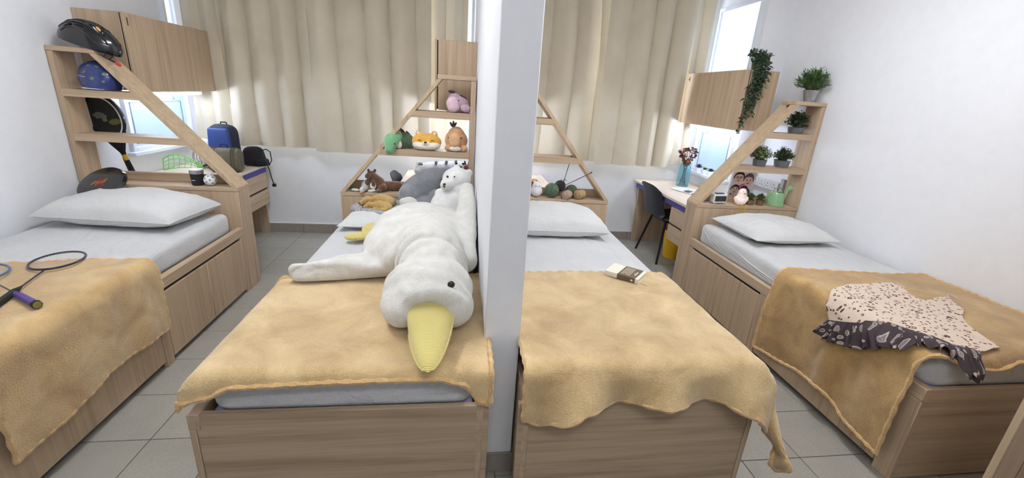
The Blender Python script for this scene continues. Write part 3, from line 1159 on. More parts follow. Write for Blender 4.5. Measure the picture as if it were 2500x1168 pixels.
def racket(name, label, cat, base, tip_dir, side, head, wid, lh, shaft, grip, mats, head_mat2=None, cover=None, nstr=12, gr=.016, fr=.009, mw=None):
    """base: butt end; tip_dir: towards the head; side: across the head"""
    d, sd = V(tip_dir).normalized(), V(side)
    sd = (sd - d * sd.dot(d)).normalized()
    b = V(base)
    t = thing(name, label, cat, base)
    part('grip', G().tube([b, b + d * grip * .08, b + d * grip * .9, b + d * grip], [gr * 1.12, gr, gr * .96, gr * .8], 8), mats[0], t)
    s0 = b + d * grip
    hc = b + d * (grip + shaft + lh)
    thr = hc - d * lh
    if wid > .105:
        for sg in (-1, 1):
            q = hc - d * lh * .72 + sd * sg * wid * .70
            part('throat', G().tube([s0, s0 + d * shaft * .35 + sd * sg * .010, q], [fr * .9, fr, fr], 8), mats[1], t)
    else:
        part('cone', G().tube([s0, s0 + d * .05], [gr * .95, fr * .7], 8), mats[0], t)
        part('shaft', G().tube([s0, thr], fr * .62, 8), mats[1], t)
    pts = [hc + d * lh * math.cos(2 * PI * k / 48) + sd * wid * math.sin(2 * PI * k / 48) for k in range(48)]
    hf = part('head_frame', G().tube(pts, fr, 8, closed=True), mats[2], t)
    if head_mat2:
        p2 = [hc + d * (lh - fr * 1.2) * math.cos(a) + sd * (wid - fr * 1.2) * math.sin(a) for a in [2 * PI * k / 48 for k in range(0, 27)]]
        part('head_inlay', G().tube(p2, fr * .8, 8), head_mat2, t, label='white inner stripe')
    g = G()
    for k in range(1, nstr):
        u = -1 + 2 * k / nstr
        h = math.sqrt(1 - u * u)
        g.tube([hc + sd * wid * u - d * lh * h, hc + sd * wid * u + d * lh * h], mw or .0008, 4)
        g.tube([hc + d * lh * u - sd * wid * h, hc + d * lh * u + sd * wid * h], mw or .0008, 4)
    part('strings', g, mats[3], hf)
    return t, hc, d, sd


t, hc, d, sd = racket('tennis_racket', 'black and white tennis racket standing behind the first headboard', 'racket',
                      (-2.345, 3.44, .727), (-.135, -.035, .58), (1, 0, 0.23), 0, .112, .150, .14, .20,
                      (M['grip'], M['blackm'], M['glossblack'], M['string']), M['white'], None, 16, .015, .010, .0022)
part('band', G().tube([V((-2.345, 3.44, .727)) + d * .185, V((-2.345, 3.44, .727)) + d * .225], .0165, 10), M['rgold'], t, label='yellow band')
nrm = d.cross(sd).normalized()
if nrm.y > 0:
    nrm = -nrm
rot = frame_mat(hc + nrm * .002, sd, nrm)
cov = [(.108 * math.cos(a), .146 * math.sin(a)) for a in [PI * (-.18 + 1.36 * k / 34) for k in range(35)]] + [(-.060, -.150), (-.020, -.235), (.020, -.235), (.060, -.150)]
q = G().prism(cov, 2, -.006, .0005)
q.v = [tuple(rot @ V(a)) for a in q.v]
part('string_cover', q, plain('dark_mesh_cover', (38, 40, 36), .75, bumpy=.3, bscale=200), t, label='dark mesh across the head')
g = G()
for cx_, cy_, rx_, ry_ in ((-.03, .02, .032, .022), (-.005, .0, .02, .03)):
    q = G().prism([(cx_ + rx_ * math.cos(a) * (1 + .3 * math.sin(5 * a)), cy_ + ry_ * math.sin(a)) for a in [2 * PI * k / 20 for k in range(20)]], 2, 0, .001)
    g.add([rot @ V(a) for a in q.v], q.f)
part('string_print', g, plain('grey_string_print', (116, 116, 108), 0.7), t, label='grey print on the strings')
q = G().prism([(.05 + .04 * math.cos(a), -.04 + .02 * math.sin(a)) for a in [2 * PI * k / 16 for k in range(16)]], 2, 0, .001)
q.v = [tuple(rot @ V(a)) for a in q.v]
part('string_print', q, plain('olive_string_print', (110, 112, 56), 0.7), t, label='olive print on the strings')
racket('tennis_racket', 'second racket with navy grip, half hidden behind the black one', 'racket',
       (-2.405, 3.50, .727), (-.10, -.05, .60), (1, 0, 0.17), 0, .112, .145, .14, .20,
       (M['navy'], M['blackm'], M['blackm'], M['string']), None, None, 14, .015, .009)

# flying disc leaning between the pillow and headboard
t = thing('flying_disc', 'black flying disc with a red star, leaning above the left pillow', 'disc', (-2.315, 3.07, .810), (math.radians(36), math.radians(-15), 0.15))
R_ = .142
g = G().lathe([(.001, .016), (R_ * .82, .016), (R_ * .94, .012), (R_, -.004), (R_ * .985, -.014), (R_ * .95, -.010), (R_ * .9, .004), (.001, .010)], 48, cap=False)
part('disc', g, M['glossblack'], t, world=False)
poly = [((.052 if k % 2 == 0 else .022) * math.cos(PI * k / 5 + .3), (.052 if k % 2 == 0 else .022) * math.sin(PI * k / 5 + .3)) for k in range(10)]
part('star', G().prism(poly, 2, .0155, .0168), plain('dark_red_print', (128, 28, 26), 0.5), t, world=False, label='dark red star')
g = G()
for k in range(7):
    a = -.05 + .013 * k
    g.tube([(a, -.012 + .004 * math.sin(k * 2.0), .0172), (a + .012, .012 + .01 * math.sin(k * 1.3), .0172)], .0022, 4, flat=.4)
part('emblem', g, plain('brass_print', (168, 140, 70), 0.5), t, world=False, label='yellow emblem strokes')

# tumbler and perforated ball on the headboard
t = thing('tumbler', 'black steel tumbler with white lid on the first headboard', 'cup', (-1.835, 3.245, HB))
part('body', G().lathe([(.001, 0), (.034, 0), (.036, .004), (.041, .082)], 28), M['blackm'], t, world=False)
part('rim', G().lathe([(.0412, .082), (.043, .086), (.043, .104), (.041, .106)], 28), M['steel'], t, world=False)
part('lid', G().lathe([(.0415, .106), (.043, .108), (.042, .113), (.001, .114)], 28), M['white'], t, world=False)
g = G()
for k in range(9):
    a = math.radians(-118 + k * 4)
    g.box(-.0012, .0012, -.0014, .0006, -.0016, .0016, mat=Matrix.Translation(V((.0385 * math.cos(a), .0385 * math.sin(a), .038))) @ Euler((0, 0, a + PI / 2)).to_matrix().to_4x4())
part('logo_print', g, M['white'], t, world=False, label='tiny white lettering line')
t = thing('perforated_ball', 'white perforated floorball beside the black tumbler', 'ball', (-1.748, 3.235, HB))
part('ball', G().ell((0, 0, .040), (.040, .040, .040), u=28, v=18), M['white'], t, world=False)
hole = plain('grey_hole', (120, 120, 124), 0.8)
for k in range(26):
    z = 1 - 2 * (k + .5) / 26
    a = k * 2.399963
    n = V((math.sqrt(1 - z * z) * math.cos(a), math.sqrt(1 - z * z) * math.sin(a), z))
    g = G().ell((0, 0, 0), (.0062, .0062, .0008), u=10, v=4)
    rot = frame_mat(V((0, 0, .040)) + n * .0400, V((n.y, -n.x, .01)), n)
    g.v = [tuple(rot @ V(p)) for p in g.v]
    part('hole', g, hole, t, world=False)

# floorball sticks on the left desk: bent lattice blades
DT = .7255


def blade(name, label, m, c, yaw, tilt, ln, ht, nl, rr, group):
    t = thing(name, label, 'floorball blade', c, (tilt, 0, yaw))

    def pt(u, v):
        x = (u - .5) * ln
        hh = ht * (.35 + .65 * math.sin(PI * min(1, .18 + u * .75)))
        hh *= 1 - .45 * u
        z = (v - .5) * hh + ht * .42 * math.sin(PI * min(1, .15 + u * .8))
        return V((x, .10 * (u - .5) ** 2 * ln * 4, z + ht * .30))
    rim = [pt(k / 16, 0) for k in range(17)] + [pt(1, k / 4) for k in range(1, 4)] + [pt(1 - k / 16, 1) for k in range(17)] + [pt(0, 1 - k / 4) for k in range(1, 4)]
    part('blade_rim', G().tube(rim, rr * 1.6, 6, closed=True), m, t, world=False)
    g = G()
    for k in range(1, nl):
        g.tube([pt(k / nl + .03 * math.sin(PI * j / 5), j / 5) for j in range(6)], rr, 5)
    for v in ((.36, .68) if nl < 8 else (.25, .5, .75)):
        g.tube([pt(k / 14, v) for k in range(15)], rr, 5)
    part('blade_lattice', g, m, t, world=False)
    g = G().tube([pt(1, .9), pt(1, .9) + V((.05, 0, .02)), pt(1, .9) + V((.14, .03, .03))], .009, 8)
    part('stick_shaft', g, M['blackm'], t, world=False)
    return t


green = plain('lime_plastic', (84, 206, 60), 0.35)
blade('floorball_stick', 'lime green floorball blade lying behind the tumbler', green, (-2.33, 3.92, DT), .05, -.2, .30, .135, 7, .0026, None)
blade('floorball_stick', 'white lattice floorball blade beside the olive bag', M['white'], (-2.20, 4.10, DT + .05), -.35, .1, .20, .15, 8, .0048, None)
g = blob([('c', [(-2.30, 4.20, .80), (-2.28, 4.2, .88)], [.075, .06]), ('s', (-2.27, 4.2, .93), (.06, .045, .06))], .008, 8, .008, 14)
t = single('drawstring_bag', g, plain('white_printed_cloth', (226, 222, 220), 0.9), 'white cloth bag with black line pattern behind white blade', 'bag', (-2.29, 4.2, DT))
g = G()
for k in range(7):
    a = -2.4 + k * .32
    g.tube([(-2.29 + .078 * math.cos(a) + .01 * math.sin(j * 2), 4.2 + .078 * math.sin(a), .76 + .03 * j) for j in range(6)], .0022, 4)
part('line_print', g, M['print_black'], t, label='wavy black lines')

# bags on the left desk
M['bagblue'] = plain('blue_backpack_shell', (42, 64, 124), 0.7, bumpy=0.2, bscale=160)
M['bagnavy'] = plain('dark_navy_cloth', (38, 42, 58), 0.85, bumpy=0.3, bscale=160)
M['opip'] = plain('dark_olive_piping', (70, 68, 54), .9)
M['olive'] = plain('olive_canvas', (104, 100, 82), 0.9, bumpy=0.5, bscale=140, var=0.14, vscale=22)


def soft_box(sx, sy, sz, r, seed=0, amp=.006, top=1.0):
    bm = bmesh.new()
    bmesh.ops.create_cube(bm, size=1.0)
    for v in bm.verts:
        k = top if v.co.z > 0 else 1
        v.co = V((v.co.x * sx * k, v.co.y * sy * k, (v.co.z + .5) * sz))
    bmesh.ops.bevel(bm, geom=list(bm.edges), offset=r, segments=4, affect='EDGES', profile=0.5)
    bmesh.ops.subdivide_edges(bm, edges=[e for e in bm.edges if e.calc_length() > r * 1.2], cuts=4, use_grid_fill=True)
    bm.normal_update()
    nr = {v: v.normal.copy() for v in bm.verts}
    for v in bm.verts:
        v.co += nr[v] * amp * nz(v.co, 9, seed)
        v.co.z = max(v.co.z, 0)
    return G().bm(bm)


t = thing('backpack', 'blue backpack standing on the left desk before the curtain', 'backpack', (-2.115, 4.235, DT), (0, 0, -.08))
part('body', soft_box(.25, .17, .395, .075, 3, .006, .92), M['bagnavy'], t, world=False)
sh = soft_box(.20, .05, .27, .0245, 5, .003, .9)
sh.v = [(a, b - .074, c + .095) for a, b, c in sh.v]
part('front_shell', sh, M['bagblue'], t, world=False, label='blue padded front')
part('handle', G().tube([(-.03, .02, .385), (-.022, .02, .408), (.022, .02, .408), (.03, .02, .385)], .006, 8), M['blackf'], t, world=False)

t = thing('black_bag', 'black shoulder bag with a dangling strap at the desk edge', 'bag', (-1.955, 4.395, DT), (0, 0, .15))
part('body', soft_box(.21, .13, .183, .045, 9, .010, .78), M['blackf'], t, world=False)
part('strap_loop', G().tube([(.08, -.02, .15), (.115, -.03, .165), (.15, -.03, .14), (.155, -.03, .06), (.13, -.03, .012), (.08, -.03, .012)], .010, 8, flat=.45), M['blackf'], t, world=False)
part('side_flap', soft_box(.09, .12, .07, .02, 4, .008), M['blackf'], t, world=False).location = (.075, -.02, 0)
st = [(.06, -.05, .03), (.10, -.06, .035), (.125, -.07, .02), (.14, -.08, -.03), (.15, -.085, -.10), (.165, -.09, -.155)]
part('strap', G().tube(st, .0065, 8, flat=.5), M['blackf'], t, world=False)
part('strap_end', bx(.152, .186, -.105, -.08, -.185, -.155, b=.004), M['black'], t, world=False)

t = thing('duffel_bag', 'olive canvas wash bag with zip and loop handle, before the backpack', 'bag', (-2.035, 4.045, DT), (0, 0, .12))
def duf(u, v):
    a = 2 * PI * u
    x = (v - .5) * .235
    e = 1 - .12 * abs(2 * v - 1) ** 6
    cx_, sx_ = math.cos(a), math.sin(a)
    yy = math.copysign(abs(cx_) ** .7, cx_) * .072 * e
    zz = .105 + math.copysign(abs(sx_) ** .75, sx_) * .105 * e
    k = .007 * nz((x * 3, yy * 3, zz * 3), 8, 2) + .003 * math.sin(v * 60) * (1 if (v < .2 or v > .78) else .15)
    return V((x, yy * (1 + k * 8), max(0, zz + k)))
g = G().grid(duf, 36, 40, closed_u=True)
n = len(g.v)
g.f.append(tuple(range(36)))
g.f.append(tuple(range(n - 36, n))[::-1])
part('body', g, M['olive'], t, world=False)
for xx in (-.085, -.06, .065, .085):
    part('piping', G().tube([(xx, .0745 * math.copysign(abs(math.cos(a)) ** .7, math.cos(a)), .105 + .1075 * math.copysign(abs(math.sin(a)) ** .75, math.sin(a))) for a in [2 * PI * k / 28 for k in range(28)]], .0035, 5, closed=True), M['opip'], t, world=False)
part('handle', G().tube([(-.03, 0, .205), (-.025, 0, .235), (0, 0, .245), (.025, 0, .235), (.03, 0, .205)], .006, 8), M['bagnavy'], t, world=False)
part('end_pocket', soft_box(.02, .11, .15, .008, 2, .004), M['olive'], t, world=False).location = (.118, 0, .02)
t = thing('strap_buckle', 'small black strap buckle sticking up at the desk edge behind brace', 'buckle', (-1.93, 3.80, DT))
part('clip', bx(-.012, .012, -.008, .008, 0, .03, b=.003), M['black'], t, world=False)
part('webbing', G().tube([(0, 0, .028), (.004, 0, .045), (-.01, 0, .05)], .006, 6, flat=.4), M['blackf'], t, world=False)

# badminton rackets lying on the first blanket
BT = .636


def badminton(label, butt, tip, mats, wid, lh, cap_logo=False):
    b, e = V(butt), V(tip)
    d = (e - b).normalized()
    sd = d.cross(V((0, 0, 1)))
    L_ = (e - b).length
    t, hc, d, sd = racket('badminton_racket', label, 'racket', butt, d, sd, 0, wid, lh, L_ - 2 * lh - .15, .15, mats, None, None, 22, .0135, .0052, .00035)
    return t, hc, d, sd


M['gripblk'] = plain('black_green_grip', (26, 34, 32), 0.7)
M['gripvio'] = plain('violet_grip', (92, 70, 138), 0.8, bumpy=0.3, bscale=150)
M['frame_pur'] = plain('dark_violet_frame', (44, 34, 58), 0.3)
M['frame_blu'] = plain('blue_grey_frame', (70, 100, 140), 0.3)
M['shaft_g'] = plain('dark_grey_shaft', (60, 62, 74), 0.35)
M['nylon'] = plain('pale_strings', (214, 208, 190), 0.5)
t, hc, d, sd = badminton('violet framed badminton racket with black grip, head on the white sheet', (-1.728, 1.668, BT + .017), (-1.925, 2.262, BT + .012), (M['gripblk'], M['frame_pur'], M['frame_pur'], M['nylon']), .092, .118)
g = G()
for k in range(9):
    a = -.05 + .011 * k
    g.tube([hc + sd * a * .9 + d * (-.02 + .012 * math.sin(k * 2.1)) + V((0, 0, .002)), hc + sd * (a * .9 + .012) + d * (.0 + .012 * math.cos(k * 1.7)) + V((0, 0, .002))], .0022, 4, flat=.4)
part('string_print', g, plain('coral_print', (222, 130, 100), .6), t, label='faded coral print on strings')
b = V((-1.728, 1.668, BT + .017))
part('butt_cap', G().tube([b - d * .012, b + d * .004], [.0165, .016], 8), plain('dark_green_cap', (22, 58, 44), .4), t, label='dark green butt cap')
g = G()
for sx_ in (-1, 1):
    q = G().ell((sx_ * .006, -.003, 0), (.0042, .003, .0008), u=10, v=4)
    q.box(sx_ * .006 - .0012 - .003 * 1, sx_ * .006 + .0012 - .003, 0, .008, 0, .0007)
    q.box(sx_ * .006 - .0012 + .003, sx_ * .006 + .0012 + .003, 0, .008, 0, .0007)
    rot = frame_mat(b - d * .0122, sd, -d)
    g.add([rot @ V(p) for p in q.v], q.f)
part('cap_logo', g, M['white'], t, label='white twin mark on the cap')
t, hc, d, sd = badminton('blue framed badminton racket with violet grip, crossing over the other', (-1.600, 1.690, BT + .020), (-2.165, 2.045, BT + .018), (M['gripvio'], M['shaft_g'], M['frame_blu'], M['nylon']), .092, .118)
b = V((-1.600, 1.690, BT + .020))
part('butt_cap', G().tube([b - d * .010, b + d * .006], [.0155, .017], 8), M['blackm'], t, label='black rim of the grip end')
part('cap_disc', G().tube([b - d * .0125, b - d * .0095], [.012, .0135], 12), plain('brass_disc', (170, 164, 90), .3, metal=.6), t, label='brass coloured end disc')

# ------------------------------------------------------------------ plush animals on and around the second bed
def plush(name, lo, hi):
    return fabric(name, lo, hi, 14, 150, 0.5, 0.5, 0.95)


M['pwhite'] = plush('white_plush', (200, 197, 188), (226, 223, 216))
M['pbear'] = plush('bright_white_plush', (220, 219, 214), (242, 241, 238))
M['pcream'] = plush('cream_plush', (226, 214, 194), (246, 238, 222))
M['pgrey'] = plush('grey_plush', (108, 110, 116), (142, 144, 148))
M['pgreen'] = plush('green_plush', (102, 156, 110), (136, 190, 140))
M['pdgreen'] = plush('dark_green_plush', (56, 78, 60), (86, 110, 84))
M['pyellow'] = plush('yellow_plush', (222, 160, 52), (246, 194, 92))
M['porange'] = plush('apricot_plush', (192, 142, 102), (220, 174, 130))
M['plorange'] = plush('pale_apricot_plush', (212, 160, 116), (236, 192, 150))
M['ppink'] = plush('dusty_pink_plush', (174, 144, 158), (202, 174, 186))
M['plpink'] = plush('pale_pink_plush', (212, 172, 188), (236, 204, 212))
M['pbrown'] = plush('brown_plush', (84, 58, 42), (118, 86, 64))
M['pgold'] = plush('golden_puppy_plush', (158, 126, 70), (204, 170, 108))
M['ptray'] = fabric('grey_curly_fleece', (88, 86, 88), (206, 204, 204), 75, 190, 0.9, 0.4, 0.95)
M['tan'] = plush('tan_ear', (150, 106, 52), (190, 146, 84))
M['dbf'] = plain('dark_brown_felt', (88, 66, 58), .9)
M['plum'] = plain('plum_felt', (76, 62, 70), .9)
M['bead'] = plain('black_bead', (10, 10, 12), 0.15, coat=0.5)
M['thread'] = plain('dark_thread', (40, 30, 28), 0.8)


def rib_mat():
    m, nt, bs = base_mat('yellow_corduroy')
    tc = coords(nt, (1, 1, 1))
    wv = nt.nodes.new('ShaderNodeTexWave')
    wv.wave_type = 'BANDS'
    wv.bands_direction = 'Y'
    wv.inputs['Scale'].default_value = 70
    wv.inputs['Distortion'].default_value = 0.6
    nt.links.new(tc, wv.inputs['Vector'])
    nt.links.new(ramp(nt, wv.outputs['Fac'], [(0.0, lin(204, 186, 104)), (1.0, lin(224, 207, 134))]), bs.inputs['Base Color'])
    bs.inputs['Roughness'].default_value = 0.9
    bs.inputs['Sheen Weight'].default_value = 0.3
    bump(nt, bs, wv.outputs['Fac'], 0.5, 0.003)
    return m


M['cord'] = rib_mat()


def bead(parent, c, r, name='eye', m='bead', world=True):
    return part(name, G().ell(c, (r, r * .7, r), (0, 0, 0), 12, 8), M[m], parent, world)


# giant goose
items = [('s', (-.215, 2.33, .765), (.260, .40, .150)), ('s', (-.215, 2.20, .755), (.270, .30, .13)), ('s', (-.16, 2.60, .74), (.22, .17, .12)),
         ('c', [(-.15, 2.06, .775), (-.105, 1.80, .765)], [.165, .150]),
         ('s', (-.115, 1.63, .762), (.185, .170, .124)), ('s', (-.205, 1.555, .730), (.092, .125, .085)), ('s', (-.015, 1.55, .730), (.085, .12, .085)), ('s', (-.10, 1.57, .785), (.135, .10, .078)), ('c', [(-.215, 1.50, .735), (-.165, 1.478, .800), (-.095, 1.468, .822), (-.03, 1.478, .80), (.015, 1.50, .735)], [.035, .036, .036, .036, .035]),
         ('c', [(-.26, 2.01, .715), (-.40, 1.985, .705), (-.56, 1.955, .695), (-.725, 1.935, .690)], [.062, .056, .050, .046]),
         ('c', [(-.30, 2.05, .715), (-.55, 2.005, .700), (-.70, 1.965, .690)], [.055, .048, .036]),
         ('c', [(.045, 2.03, .715), (.048, 2.25, .79), (.048, 2.5, .88), (.050, 2.72, .945)], [.052, .055, .056, .050]),
         ('c', [(.048, 2.05, .70), (.048, 2.30, .76), (.048, 2.55, .83)], [.05, .052, .05])]
gm = blob(items, .0125, 7)
for v in gm.vertices:
    n = v.normal
    c = v.co
    rg = 1 - abs(nz((c.x * 1.2, c.y * .8, c.z), 5.5, 12)) * 2
    d = .010 * nz(c, 6, 3) + .004 * nz(c, 15, 8) + .010 * max(0, rg - .55)
    wn = math.exp(-((c.y - 1.86) / .10) ** 2)
    d += wn * .019 * math.sin(c.y * 75 + 2.5 * nz(c, 4, 1))
    wf = math.exp(-((c.y - 1.55) / .07) ** 2) * math.exp(-((c.z - .82) / .06) ** 2)
    d += wf * .006 * math.sin(c.y * 95 + c.x * 12)
    tt = max(0.0, min(1.0, (c.z - .66) / .06))
    v.co += n * (d * tt * tt * (3 - 2 * tt))
    v.co.x = min(v.co.x, .107)
    v.co.z = max(v.co.z, .654 if v.co.y < 2.03 else .629)
goose = thing('goose_plush', 'giant white goose plush with yellow beak sprawled along the second bed', 'plush toy', (-.15, 2.1, .64))
gb = part('body', gm, M['pwhite'], goose)
bead(gb, (-.022, 1.503, .838), .0145)


def beak(u, v):
    # v from base to tip, u around
    y = 1.60 - .428 * v
    hw = (.106 * (1 - v ** 4.2) ** .5 * (1 - .47 * v)) + .001
    hh = (.062 * (1 - v ** 3.5) ** .5 * (1 - .42 * v)) + .001
    zc = .770 - .085 * v - .012 * math.sin(PI * v)
    a = 2 * PI * u
    ca, sa = math.cos(a), math.sin(a)
    return V((-.098 + .012 * v + hw * ca, y, max(zc + hh * math.copysign(abs(sa) ** .85, sa), .647)))
g = G().grid(beak, 36, 30, closed_u=True)
bk = part('beak', g, M['cord'], goose, label='ribbed yellow beak')
part('beak_seam', G().tube([beak(.03, .22 + .76 * k / 20) for k in range(21)] + [beak(.49, .98 - .4 * k / 12) for k in range(13)], .0038, 6), M['cord'], bk)
fm = blob([('s', (-.585, 2.545, .668), (.095, .048, .024), (0, -.05, .18)), ('s', (-.535, 2.640, .690), (.068, .052, .028), (0, -.1, .9)), ('s', (-.485, 2.745, .712), (.058, .034, .022), (0, -.15, 1.05)), ('s', (-.47, 2.58, .69), (.07, .04, .03))], .006, 4, .003, 22)
part('foot', fm, M['cord'], goose, label='yellow webbed foot')

# polar bear
bm_ = blob([('s', (-.045, 2.955, .755), (.155, .130, .150)), ('s', (-.02, 2.98, .87), (.112, .10, .10)), ('s', (-.018, 2.985, .955), (.102, .090, .082)), ('s', (-.072, 2.925, .930), (.056, .056, .046)),
            ('s', (-.022, 2.995, 1.030), (.024, .018, .026)), ('s', (.066, 2.995, .998), (.026, .018, .028)),
            ('c', [(.055, 2.93, .88), (.052, 2.87, .80), (.03, 2.83, .755)], [.042, .046, .046]), ('c', [(-.13, 2.92, .86), (-.14, 2.88, .79)], [.036, .036]),
            ('s', (-.15, 2.86, .70), (.06, .06, .05)), ('s', (.03, 2.86, .70), (.06, .07, .05))], .007, 6, .003, 16)
for v in bm_.vertices:
    v.co.x = min(v.co.x, .106)
    v.co.z = max(v.co.z, .632)
bear = thing('bear_plush', 'white polar bear plush sitting between the grey seal and the partition', 'plush toy', (-.02, 2.96, .63))
part('body', bm_, M['pbear'], bear)
bs_ = part('snout', G().ell((-.084, 2.885, .930), (.046, .030, .038), (0, 0, .35), 20, 12), M['pbear'], bear, label='round white snout')
part('nose', G().ell((-.098, 2.856, .940), (.012, .006, .008), (0, 0, .3), 12, 8), M['bead'], bs_)
part('mouth', G().ell((-.096, 2.857, .926), (.014, .005, .009), (0, 0, .3), 12, 8), plain('brown_felt', (120, 84, 66), .9), bs_, label='brown mouth')
bead(bear, (-.080, 2.897, .985), .0085)
bead(bear, (-.034, 2.893, .987), .0058)

# grey seal
sm_ = blob([('s', (-.262, 3.090, .872), (.205, .075, .100), (0, -.60, 0)), ('s', (-.345, 3.055, .812), (.085, .080, .082)), ('c', [(-.13, 3.10, .955), (-.07, 3.11, .985)], [.055, .03]), ('s', (-.175, 3.03, .80), (.045, .03, .06), (0, .5, 0)), ('s', (-.29, 3.02, .755), (.12, .07, .05), (0, -.2, 0))], .007, 8, .003, 14)
seal = thing('seal_plush', 'grey seal plush leaning on the headboard beside the white bear', 'plush toy', (-.24, 3.05, .70))
part('body', sm_, M['pgrey'], seal)
fm = blob([('s', (-.345, 2.975, .775), (.056, .030, .042)), ('s', (-.29, 2.985, .765), (.030, .025, .028)), ('s', (-.385, 2.985, .775), (.03, .025, .03))], .005, 5)
sf = part('face', fm, M['pwhite'], seal, label='white face with a closed eye')
part('eye', G().tube(arc_pts((-.350, 2.953, .780), (.016, 0, 0), (0, 0, .010), .3, PI - .3, 8), .0022, 6), M['thread'], sf)

# plush puppies in a fleece tray
tray = thing('pet_bed', 'small grey fleece pet bed holding two plush puppies', 'pet bed', (-.56, 3.02, .71))
cn = [V((-.720, 3.000, .712)), V((-.475, 2.830, .712)), V((-.39, 3.06, .735)), V((-.64, 3.140, .735))]
rp = []
for k in range(4):
    for j in range(8):
        rp.append(cn[k].lerp(cn[(k + 1) % 4], j / 8))
rr = [.031 + .006 * nz(p, 40, 1) for p in rp]
part('rim', G().tube(rp, rr, 8, closed=True), M['ptray'], tray)
g = G()
g.sheet(lambda u, v: cn[0].lerp(cn[1], u).lerp(cn[3].lerp(cn[2], u), v) + V((0, 0, -.008)), 8, 8, .012)
part('cushion', g, M['ptray'], tray)
part('label_tag', bx(-.405, -.38, 3.035, 3.038, .75, .77), M['white'], tray, label='white fabric tag')


def puppy(label, c, k, yaw):
    t = thing('puppy_plush', label, 'plush toy', c, (0, 0, yaw), group=None)
    me = blob([('s', (.02 * k, 0, .035 * k), (.075 * k, .042 * k, .038 * k)), ('s', (-.065 * k, -.012 * k, .032 * k), (.036 * k, .034 * k, .030 * k)), ('s', (-.095 * k, -.022 * k, .020 * k), (.020 * k, .018 * k, .016 * k)),
               ('s', (.072 * k, -.01 * k, .028 * k), (.035 * k, .036 * k, .030 * k)), ('s', (-.01 * k, -.042 * k, .014 * k), (.035 * k, .014 * k, .013 * k)), ('s', (.055 * k, -.044 * k, .014 * k), (.03 * k, .014 * k, .013 * k))], .0045 * k, 4, .0025, 45)
    part('body', me, M['pgold'], t, world=False)
    part('ear', G().ell((-.052 * k, -.042 * k, .036 * k), (.020 * k, .008 * k, .016 * k), (.2, .5, 0), 12, 8), M['tan'], t, world=False)
    part('nose', G().ell((-.112 * k, -.030 * k, .022 * k), (.006 * k, .006 * k, .005 * k), (0, 0, 0), 10, 6), M['bead'], t, world=False)
    part('eye', G().tube(arc_pts((-.080 * k, -.040 * k, .034 * k), (.007 * k, 0, 0), (0, 0, -.005 * k), .2, PI - .2, 6), .0014, 5), M['thread'], t, world=False)
    return t


puppy('larger golden puppy plush asleep at the back of the grey pet bed', (-.565, 3.045, .728), 1.12, .05)
puppy('smaller golden puppy plush asleep in front in the grey pet bed', (-.548, 2.950, .722), .90, -.12)

# squirrel and small goose on the headboard
sq = thing('squirrel_plush', 'brown squirrel plush with cream belly sitting on the second headboard', 'plush toy', (-.60, 3.255, HB))
me = blob([('s', (-.605, 3.262, .840), (.052, .046, .056)), ('c', [(-.62, 3.255, .87), (-.648, 3.240, .905)], [.040, .034]), ('s', (-.664, 3.220, .902), (.024, .024, .020)), ('s', (-.568, 3.235, .815), (.034, .036, .032)), ('s', (-.645, 3.225, .803), (.026, .030, .018)), ('s', (-.590, 3.205, .797), (.022, .032, .013)), ('s', (-.675, 3.222, .855), (.016, .020, .024)), ('s', (-.628, 3.208, .852), (.016, .018, .026)),
           ('s', (-.668, 3.250, .940), (.010, .007, .014)), ('s', (-.622, 3.250, .940), (.011, .007, .014))], .0045, 4, .002, 40)
part('body', me, M['pbrown'], sq)
part('belly', G().ell((-.632, 3.214, .832), (.022, .014, .036), (0, .15, 0), 16, 10), M['pcream'], sq, label='cream belly patch')
part('tail', blob([('s', (-.510, 3.275, .822), (.070, .034, .036)), ('s', (-.46, 3.275, .822), (.04, .034, .034))], .0045, 4, .003, 40, zmin=HB + .0006), M['pbrown'], sq, label='thick brown tail')
bead(sq, (-.660, 3.198, .914), .0045)
bead(sq, (-.680, 3.200, .900), .004, 'nose')
sg = thing('small_goose_plush', 'small grey and white goose plush flopped beside the brown squirrel', 'plush toy', (-.695, 3.225, HB))
me = blob([('s', (-.690, 3.245, .825), (.033, .032, .042)), ('c', [(-.695, 3.215, .815), (-.703, 3.190, .806)], [.024, .022])], .004, 4, .002, 30, zmin=HB + .0006)
part('body', me, plush('pale_grey_plush', (176, 176, 172), (208, 208, 204)), sg)
for q in ((-.755, 3.200, .800), (-.640, 3.200, .797)):
    part('wing', G().ell(q, (.030, .013, .011), (0, .1 if q[0] < -.7 else -.1, 0), 14, 8), M['pwhite'], sg)
part('head', G().ell((-.704, 3.183, .806), (.020, .018, .020), (0, 0, 0), 14, 10), M['pwhite'], sg, label='white head')
part('beak', G().ell((-.708, 3.165, .793), (.010, .012, .008), (.4, 0, 0), 12, 8), plain('orange_felt', (236, 150, 90), .9), sg, label='orange beak')
bead(sg, (-.690, 3.170, .812), .003)

